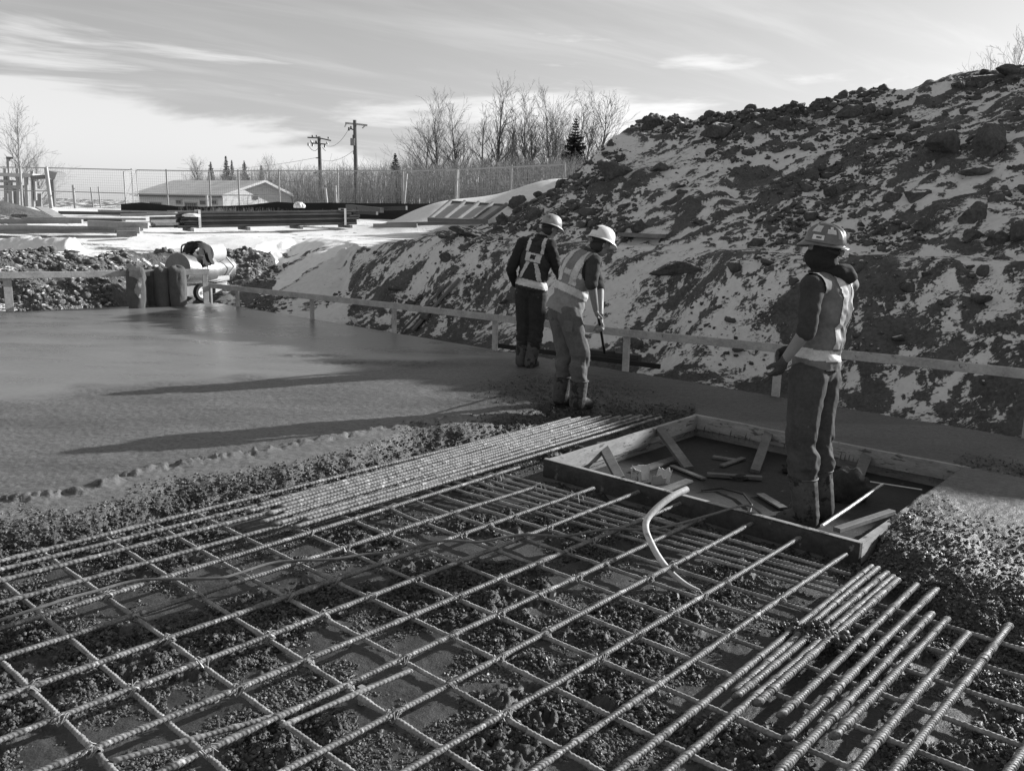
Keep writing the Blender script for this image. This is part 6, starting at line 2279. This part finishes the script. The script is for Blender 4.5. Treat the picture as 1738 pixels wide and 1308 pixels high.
# neck gaiter and hood of the third man
hu = I3['up']
nk = I3['nek']; hd = I3['hed']
V, N, F = blob([('c', nk - hu * 0.05 + I3['f'] * 0.02, 0.098, hd - np.array([0, 0, 0.05]), 0.086), ('e', hd + np.array([-0.03, 0.01, -0.05]), (0.088, 0.088, 0.085), ((1, 0, 0), (0, 1, 0), (0, 0, 1))),
                ('e', hd + np.array([0.008, 0, 0.01]), (0.098, 0.102, 0.088), ((1, 0, 0), (0, 1, 0), (0, 0, 1)))], 0.008, 4)
V = wrinkle(V, N, 0.009, 33, 16, 6)
np_obj("balaclava", V, F, M_BLACKCL, man3, smooth=True)
c = nk + np.array([0.0, 0.0, 0.005])
ring = []
for k in range(10):
    a0, a1 = 2 * math.pi * k / 10, 2 * math.pi * (k + 1) / 10
    def hp_(a):
        back = max(0.0, math.cos(a - math.atan2(-I3['f'][1], -I3['f'][0])))
        r_ = 0.082 + 0.018 * back
        return c + np.array([math.cos(a) * r_, math.sin(a) * r_, 0.012 * back - 0.02]), 0.036 + 0.014 * back
    (q0, ra), (q1, rb) = hp_(a0), hp_(a1)
    ring.append(('c', q0, ra, q1, rb))
bk_ = c - I3['f'] * 0.085
ring.append(('e', bk_ + np.array([0, 0, -0.045]), (0.085, 0.085, 0.055), ((1, 0, 0), (0, 1, 0), (0, 0, 1))))
V, N, F = blob(ring, 0.008, 4)
V = wrinkle(V, N, 0.014, 35, 14, 6)
np_obj("hood", V, F, M_BLACKCL, man3, smooth=True)

# --- bent man in the pale vest, working a long handled float
Y2 = 8.6
q = lambda a, b_, dy=0.0: np.array(at(a, b_, Y2 + dy))
f2 = np.array([0.78, 0.62, 0.0])
J = dict(pelvis=q(958, 522), chest=q(982, 462, 0.03), neck=q(1003, 428, 0.05), head=q(1019, 414, 0.06),
         sh_a=q(1007, 444, -0.13), sh_b=q(998, 436, 0.20), el_a=q(1004, 482, -0.20), wr_a=q(1011, 524, -0.14), hd_a=q(1013, 537, -0.10),
         el_b=q(1018, 488, 0.24), wr_b=q(1019, 546, 0.02), hd_b=q(1020, 560, -0.02),
         hip_a=q(966, 532, -0.09), hip_b=q(950, 532, 0.09), kn_a=q(985, 600, -0.10), kn_b=q(961, 602, 0.08),
         an_a=q(982, 672, -0.07), an_b=q(953, 655, 0.16))
J['an_a'][2] = 0.07; J['an_b'][2] = 0.075
J['toe_a'] = J['an_a'] + f2 * 0.15; J['toe_a'][2] = 0.03
J['toe_b'] = J['an_b'] + f2 * 0.15; J['toe_b'][2] = 0.03
J['root'] = np.array([(J['an_a'][0] + J['an_b'][0]) / 2, (J['an_a'][1] + J['an_b'][1]) / 2, 0.0])


def bands2(a, l, fw, nk):
    waist = (a > 0.135) & (a < 0.215)
    strap = (fw < 0.05) & (np.abs(np.abs(l) - 0.085) < 0.038) & (a >= 0.218)
    patch_ = (fw < 0) & (np.abs(l) < 0.16) & (a > 0.30) & (a < 0.36)
    side = (np.abs(l) > 0.12) & (a > 0.03) & (a < 0.08) & (fw > -0.3)
    return {'w': waist, 's': strap, 'p': patch_ & ~strap}


M_VEST2 = grey_mat("dusty_hi_vis", 0.21, 0.85, 0.25, 6, 0.3, 90, 0.003)
man2, I2 = make_man("man in a white hard hat bending over a long handled tool on the wet concrete", J, f2, 0, np.array([0.80, 0.50, -0.34]), np.array([0.30, 0.18, 0.93]),
                    dict(mat=M_HATW, bill=0.030, full=0.006, knob=True, stickers=[(2.75, 3.55, 0.28, 0.52, 0.04), (1.5, 1.9, 0.18, 0.4, 0.55)]),
                    dict(trousers=M_CANVAS, jacket=M_SHIRT, sleeve='short', hem=0.02, cuff=0.09, hair=1, pocket=(at(964, 553, Y2 - 0.215), (-0.3, -1, 0.1), (0.12, 0, 1), 0.055)),
                    [((0.9, 0.3, 0.0), 0.95, -1.0, None), ((-0.5, -0.8, 0.0), 0.95, -1.0, None)],
                    dict(h=0.27, r=0.088, mat=M_BOOT), dict(hem=-0.07, mat=M_VEST2, band_mat=M_BAND, bands=bands2), 1.75)

# --- man in black with the pale harness bands, seen from behind
Y1 = 10.8
q = lambda a, b_, dy=0.0: np.array(at(a, b_, Y1 + dy))
f1 = np.array([0.42, 0.90, 0.0])
J = dict(pelvis=q(901, 492), chest=q(909, 440, 0.02), neck=q(921, 402, 0.03), head=q(934, 388, 0.06),
         sh_a=q(934, 417, -0.08), sh_b=q(888, 413, 0.06), el_a=q(945, 455, -0.04), wr_a=q(951, 470, 0.18), hd_a=q(957, 473, 0.30),
         el_b=q(867, 458, 0.02), wr_b=q(874, 482, 0.22), hd_b=q(884, 486, 0.32),
         hip_a=q(912, 500, -0.04), hip_b=q(890, 500, 0.04), kn_a=q(911, 558, -0.03), kn_b=q(890, 558, 0.05),
         an_a=q(901, 612, -0.02), an_b=q(886, 610, 0.06))
J['an_a'][2] = 0.075; J['an_b'][2] = 0.075
J['toe_a'] = J['an_a'] + f1 * 0.15; J['toe_a'][2] = 0.03
J['toe_b'] = J['an_b'] + f1 * 0.15; J['toe_b'][2] = 0.03
J['root'] = np.array([(J['an_a'][0] + J['an_b'][0]) / 2, (J['an_a'][1] + J['an_b'][1]) / 2, 0.0])


def bands1(a, l, fw, nk):
    waist = (a > 0.03) & (a < 0.125)
    t = (a - 0.125) / 0.21
    legs = (fw < 0) & (t > 0) & (t < 1) & (np.abs(np.abs(l) - (0.125 - 0.075 * t)) < 0.030)
    top = (fw < 0) & (np.abs(l) < 0.105) & (a > 0.335) & (a < 0.45) & ~((np.abs(l) < 0.03) & (a > 0.375) & (a < 0.42))
    shoulder = (np.abs(np.abs(l) - 0.095) < 0.028) & (a >= 0.45)
    return {'w': waist, 'l': legs, 't': top, 's': shoulder}


man1, I1 = make_man("man in black with pale bands crossing his back, farthest of the three workers", J, f1, 0, np.array([0.80, 0.52, -0.30]), np.array([0.28, 0.18, 0.94]),
                    dict(mat=grey_mat("stickered_hard_hat", 0.30, 0.4, 0.3, 14, 0.03, 40, 0.002, spec=0.5, spots=(0.12, 17, 0.58)), bill=0.032, full=0.006, knob=False,
                         stickers=[(1.9, 2.4, 0.2, 0.45, 0.12), (1.2, 1.6, 0.25, 0.5, 0.6)]),
                    dict(trousers=M_DARKTR, jacket=M_BLACKCL, sleeve='long', hem=-0.10, cuff=0.13, hair=1),
                    [((-0.4, -0.2, -0.9), 0.8, -1.0, M_GLOVE), ((0.4, -0.2, -0.9), 0.8, 1.0, M_GLOVE)],
                    dict(h=0.30, r=0.084, mat=M_BOOT), dict(hem=0.0, mat=M_VESTD, band_mat=M_BAND, bands=bands1), 1.87)

# --- float with its pole, and a straight edge lying at the far edge of the slab
h_up, h_lo = at(1012, 522, Y2 - 0.115), at(1019, 553, Y2 + 0.0)
dpole = (h_lo - h_up).normalized()
foot_ = gp(1058, 606, 0.03)
bf = thing("bull_float", "long dark concrete float with a pole held by the bent man", "concrete float", foot_)
top_ = h_up + (h_up - h_lo) * 0.25
MB().tube([top_, h_up, h_lo, at(1026, 598, Y2 + 1.3)], 0.015, 10).build("handle", M_BLACKCL, bf, True)
a, b_ = gp(1000, 598, 0.05), gp(1086, 609, 0.05)
MB().bar(a, b_, 0.10, 0.10, (0, 0, 1), 0.006).build("blade", grey_mat("dark_steel_blade", 0.04, 0.5, 0.3, 6, 0.1, 40), bf)
MB().tube([at(1026, 598, Y2 + 1.3), (a + b_) / 2 + Vector((0, 0, 0.05))], 0.015, 8).build("bracket", M_BLACKCL, bf, True)
a, b_ = gp(842, 586, 0.025), gp(1120, 622, 0.025)
plank(a, b_, 0.05, 0.06, "long dark straight edge lying along the far edge of the slab behind the men", M_BLACKCL, name="straight_edge", cat="straight edge")
# ================================================================== trees, thicket
M_BARK = grey_mat("bare_bark", 0.12, 0.9, 0.3, 3, 0.2, 20)
M_BARKL = grey_mat("hazy_bark", 0.30, 0.9, 0.2, 3, 0.1, 20)  # paler bark, with haze put into its colour
M_NEEDLE = grey_mat("spruce_needles", 0.035, 0.9, 0.5, 3, 0.1, 20)


def seg_mesh(segs, n=3):
    """segs: list of (p, q, r0, r1) -> verts, faces (n sided)"""
    P = np.array([s[0] for s in segs]); Q = np.array([s[1] for s in segs])
    r0 = np.array([s[2] for s in segs]); r1 = np.array([s[3] for s in segs])
    d = Q - P
    d /= np.maximum(np.linalg.norm(d, axis=1), 1e-6)[:, None]
    ref = np.where(np.abs(d[:, 2:3]) > 0.9, np.array([[1.0, 0, 0]]), np.array([[0, 0, 1.0]]))
    u = np.cross(d, ref); u /= np.linalg.norm(u, axis=1)[:, None]
    w = np.cross(d, u)
    V = []
    for C, r in ((P, r0), (Q, r1)):
        for k in range(n):
            a = 2 * math.pi * k / n
            V.append(C + (u * math.cos(a) + w * math.sin(a)) * r[:, None])
    V = np.stack(V, 1).reshape(-1, 3)
    m = len(segs)
    b0 = np.arange(m)[:, None] * (2 * n)
    F = np.concatenate([np.stack([b0[:, 0] + k, b0[:, 0] + (k + 1) % n, b0[:, 0] + n + (k + 1) % n, b0[:, 0] + n + k], 1) for k in range(n)])
    return V, F


def grow(h, seed, spread=0.5, stems=1, r0=None, twig=0.011, dens=1.0, first=0.20):
    rg = np.random.default_rng(seed)
    trunk, crown = [], []
    r0 = r0 or h * 0.017
    def branch(p, d, L, r, lvl):
        n = 4 if lvl < 2 else 3
        for i in range(n):
            d = nrmz(d + rg.normal(size=3) * (0.05 + 0.02 * lvl) + np.array([0, 0, 0.07 if lvl < 3 else 0.03]))
            qn = p + d * L / n
            rn = max(r * (1 - 0.20), twig * 0.7)
            crown.append((p, qn, r, rn))
            p, r = qn, rn
            if lvl < 4 and L > 0.30:
                nb = rg.integers(1, 3) if lvl < 3 else rg.integers(0, 3)
                for _ in range(int(nb * dens * 0.78 + rg.random() * 0.75)):
                    side = nrmz(np.cross(d, rg.normal(size=3)))
                    dd = nrmz(d * 0.80 + side * 0.52 + np.array([0, 0, 0.10]))
                    branch(p, dd, L * rg.uniform(0.45, 0.72), max(r * 0.60, twig * 0.7), lvl + 1)
    for s in range(stems):
        p = np.array([rg.normal() * 0.25 * (stems > 1), rg.normal() * 0.25 * (stems > 1), 0.0])
        d = nrmz(np.array([rg.normal() * 0.06 * stems ** 0.5, rg.normal() * 0.06 * stems ** 0.5, 1.0]))
        hh = h * (1 if s == 0 else rg.uniform(0.75, 0.95))
        n = 16
        r = r0 / stems ** 0.3
        for i in range(n):
            d = nrmz(d + rg.normal(size=3) * 0.045 + np.array([0, 0, 0.05]))
            qn = p + d * hh / n
            rn = r0 / stems ** 0.3 * (1 - (i + 1) / n) ** 0.8 + twig * 0.8
            trunk.append((p, qn, r, rn))
            p, r = qn, rn
            if i / n > first:
                for _ in range(rg.integers(1, 4)):
                    az = rg.uniform(0, 2 * math.pi)
                    el = rg.uniform(0.55, 1.05) + 0.35 * i / n
                    dd = np.array([math.cos(az) * math.cos(el), math.sin(az) * math.cos(el), math.sin(el)])
                    L = hh * spread * (1 - 0.70 * i / n) * rg.uniform(0.6, 1.1)
                    branch(p, dd, L, max(r * 0.62, twig * 1.5), 1 if L > 1.6 else 2)
    return trunk, crown


GROWN = {}
def tree_data(h, seed, **kw):
    key = (h, seed, tuple(sorted(kw.items())))
    if key not in GROWN:
        t, c = grow(h, seed, **kw)
        tv, tf = seg_mesh(t, 7); cv, cf = seg_mesh(c, 3)
        mt, mc = np_mesh("trunk", tv, tf, True), np_mesh("crown", cv, cf, False)
        GROWN[key] = (mt, mc)
    return GROWN[key]


def bare_tree(px, ytop, Y, label, seed, base_z=-0.3, mat=None, group=None, **kw):
    t_ = at(px, ytop - 4, Y)
    h0 = 10.0
    mt, mc = tree_data(h0, seed, **kw)
    root = thing("bare_tree", label, "tree", (t_.x, t_.y, base_z), group)
    zmax = max(v_.co.z for v_ in mc.vertices)
    k = (t_.z - base_z) / zmax
    for nm_, me in (("trunk", mt), ("crown", mc)):
        if mat is None or mat is M_BARK:
            if not me.materials:
                me.materials.append(M_BARK)
            o = bpy.data.objects.new(nm_, me)
        else:
            me = me.copy(); me.materials.clear(); me.materials.append(mat)
            o = bpy.data.objects.new(nm_, me)
        put(o, root)
        o.scale = (k, k, k)
    root.rotation_euler = (0, 0, (seed * 1.7 + px * 0.31) % 6.28)
    return root


TR = [(741, 152, 92, 1, "many armed bare tree, leftmost tall one of the row behind the fence", dict(spread=0.46)),
      (790, 160, 94, 2, "bare tree with a straight dark trunk, second tall one from the left", dict(spread=0.36)),
      (815, 178, 97, 3, "slender bare tree just left of the tallest tree", dict(spread=0.30)),
      (845, 118, 90, 4, "tallest bare tree of the row, its tip near the middle of the sky", dict(spread=0.34)),
      (872, 170, 98, 5, "slender bare tree just right of the tallest tree", dict(spread=0.34)),
      (906, 142, 92, 6, "broad many stemmed bare tree left of the dark spruce, its left half", dict(spread=0.42, stems=3)),
      (935, 140, 93, 7, "broad many stemmed bare tree left of the dark spruce, its right half", dict(spread=0.42, stems=3)),
      (962, 150, 95, 2, "thin bare tree rising just behind the left side of the spruce", dict(spread=0.30)),
      (990, 142, 88, 1, "bare tree rising above the dark spruce", dict(spread=0.42)),
      (1022, 150, 87, 4, "rightmost bare tree of the row, over the shoulder of the heap", dict(spread=0.38)),
      (716, 205, 96, 3, "small bare tree at the left end of the tall row", dict(spread=0.36)),
      (768, 215, 98, 5, "low bare tree between the two leftmost tall trees", dict(spread=0.36)),
      (885, 215, 99, 6, "low bare tree to the right of the tallest, partly behind its branches", dict(spread=0.40)),
      (860, 230, 88, 8, "leaning low bare tree whose pale trunk shows through the fence", dict(spread=0.40)),
      (700, 245, 92, 8, "bushy bare sapling right of the small spruce", dict(spread=0.45)),
      (333, 262, 120, 6, "wide bare tree behind the roof of the low building", dict(spread=0.5)),
      (465, 262, 120, 7, "pale bare tree right of the building's gable", dict(spread=0.46))]
for (px, yt, Yv, sd_, lab, kw) in TR:
    bare_tree(px, yt, Yv, lab, sd_, group="bare trees behind the fence", **kw)
bare_tree(22, 166, 72, "tall pale bare tree at the left edge of the picture", 9, mat=M_BARKL, spread=0.36)
bare_tree(62, 225, 75, "low spreading bare tree right of the tall pale one at the left edge", 8, mat=M_BARKL, spread=0.5)
bare_tree(1655, 92, 34, "thin bush showing over the heap crest, left of the edge", 5, base_z=2.5, mat=M_BARKL, spread=0.5, twig=0.012)
bare_tree(1730, 40, 36, "thin bare tree showing over the heap crest at the right edge", 4, base_z=2.5, mat=M_BARKL, spread=0.34, twig=0.012)
bare_tree(1695, 78, 35, "slim bare shoot showing over the heap crest between two others", 3, base_z=2.5, mat=M_BARKL, spread=0.25, twig=0.012)


def conifer(px, ytop, Y, wpx, label, seed, base_z=-0.3):
    t_ = at(px, ytop, Y)
    h = t_.z - base_z
    R = wpx * Y / FPX / 2 * 1.9
    rg = np.random.default_rng(seed)
    root = thing("spruce_tree", label, "tree", (t_.x, t_.y, base_z), "spruces beyond the fence")
    tv, tf = seg_mesh([(np.zeros(3), np.array([0, 0, h * 0.97]), h * 0.018, h * 0.003)], 8)
    me = np_mesh("trunk", tv, tf, True); me.materials.append(M_BARK); put(bpy.data.objects.new("trunk", me), root)
    vs, fs = [], []
    z = h * 0.06
    while z < h:
        t = z / h
        rad = R * (1 - t) ** 0.85 * rg.uniform(0.75, 1.1) + 0.05
        nb = int(12 + 12 * (1 - t))
        for k in range(nb):
            a = rg.uniform(0, 2 * math.pi)
            L = rad * rg.uniform(0.65, 1.1)
            d = np.array([math.cos(a), math.sin(a), -0.30 + 0.5 * t])
            s_ = np.array([-math.sin(a), math.cos(a), 0])
            for j in range(6):
                q0 = np.array([0, 0, z]) + d * L * (j / 6); q1 = np.array([0, 0, z]) + d * L * ((j + 1.3) / 6) + np.array([0, 0, 0.12 * L * (j / 6) ** 2])
                for sg in (-1, 1, 0):
                    drop = rg.uniform(-0.16, 0.05) if sg else rg.uniform(-0.55, -0.25)
                    tip = (q0 + q1) / 2 + s_ * sg * L * 0.42 * (1 - j / 8) + np.array([0, 0, drop * max(L, 0.35)])
                    n0 = len(vs)
                    vs += [q0, q1, tip]
                    fs.append((n0, n0 + 1, n0 + 2))
        z += h * 0.030 * (1.2 - 0.5 * t)
    me = np_mesh("crown", np.array(vs), np.array(fs)); me.materials.append(M_NEEDLE); put(bpy.data.objects.new("crown", me), root)


conifer(978, 198, 84, 52, "tall dark spruce standing against the shoulder of the heap", 1)
conifer(671, 258, 82, 30, "small dark spruce left of the bare tree row", 2)
conifer(383, 263, 118, 22, "dark spruce behind the building roof, tallest of that small cluster", 3)
conifer(357, 273, 119, 20, "dark spruce behind the building roof, at the left of its cluster", 4)
conifer(393, 270, 121, 14, "narrow spruce squeezed at the right of the tallest behind the roof", 5)
conifer(414, 271, 118, 20, "dark spruce behind the building roof, at the right of its cluster", 6)
conifer(443, 279, 118, 16, "low spruce above the building's gable peak", 7)

# thicket: one mass of thin stems and twigs
rg = np.random.default_rng(21)
segs = []
n = 5200
for i in range(n):
    px = rg.uniform(300, 1010)
    Yv = rg.uniform(64, 92)
    lim = np.interp(px, [300, 420, 480, 520, 700, 960, 1010], [318, 296, 296, 300, 290, 280, 276])
    u = (px - 869) / FPX
    x = u * Yv
    if px < 500 and Yv < 90:
        Yv = rg.uniform(96, 110); x = u * Yv
    top = at(px, lim + rg.uniform(-4, 22) + (rg.random() < 0.06) * -14, Yv)
    p = np.array([top.x, top.y, -0.5])
    h = top.z + 0.5
    k = 3
    r = rg.uniform(0.012, 0.032) * (1.5 if rg.random() < 0.05 else 1)
    d = np.array([rg.normal() * 0.05, rg.normal() * 0.05, 1.0])
    for j in range(k):
        qn = p + d * h / k + rg.normal(size=3) * np.array([0.06, 0.06, 0])
        segs.append((p, qn, r, r * 0.75)); r *= 0.75
        if j > 0 or rg.random() < 0.5:
            for _ in range(2 if j else 1):
                e = qn + np.array([rg.normal() * 0.35, rg.normal() * 0.35, rg.uniform(0.25, 0.8)])
                segs.append((qn, e, r * 0.6, 0.007))
        p = qn
V, F = seg_mesh(segs, 3)
o = np_obj("thicket", V, F, grey_mat("thicket_stems", 0.22, 0.9, 0.5, 0.9, 0.1, 10))
tag(o, "dense leafless thicket behind the fence", None, None, 'stuff')

# dry weeds along the silt fence
segs = []
for i in range(900):
    px = rg.choice([rg.normal(375, 12), rg.normal(440, 25), rg.uniform(300, 520), rg.uniform(500, 740)])
    b_ = at(px, 356, 37.0 + rg.uniform(-0.6, 0.6))
    zg = 1.2
    p = np.array([b_.x, b_.y, zg])
    e = p + np.array([rg.normal() * 0.10, rg.normal() * 0.1, rg.uniform(0.15, 0.6)])
    segs.append((p, e, 0.008, 0.004))
V, F = seg_mesh(segs, 3)
o = np_obj("dry_weeds", V, F, grey_mat("dry_stalks", 0.20, 0.9, 0.4, 3, 0.1, 10))
tag(o, "dry weed stalks along the black fabric fence", None, None, 'stuff')
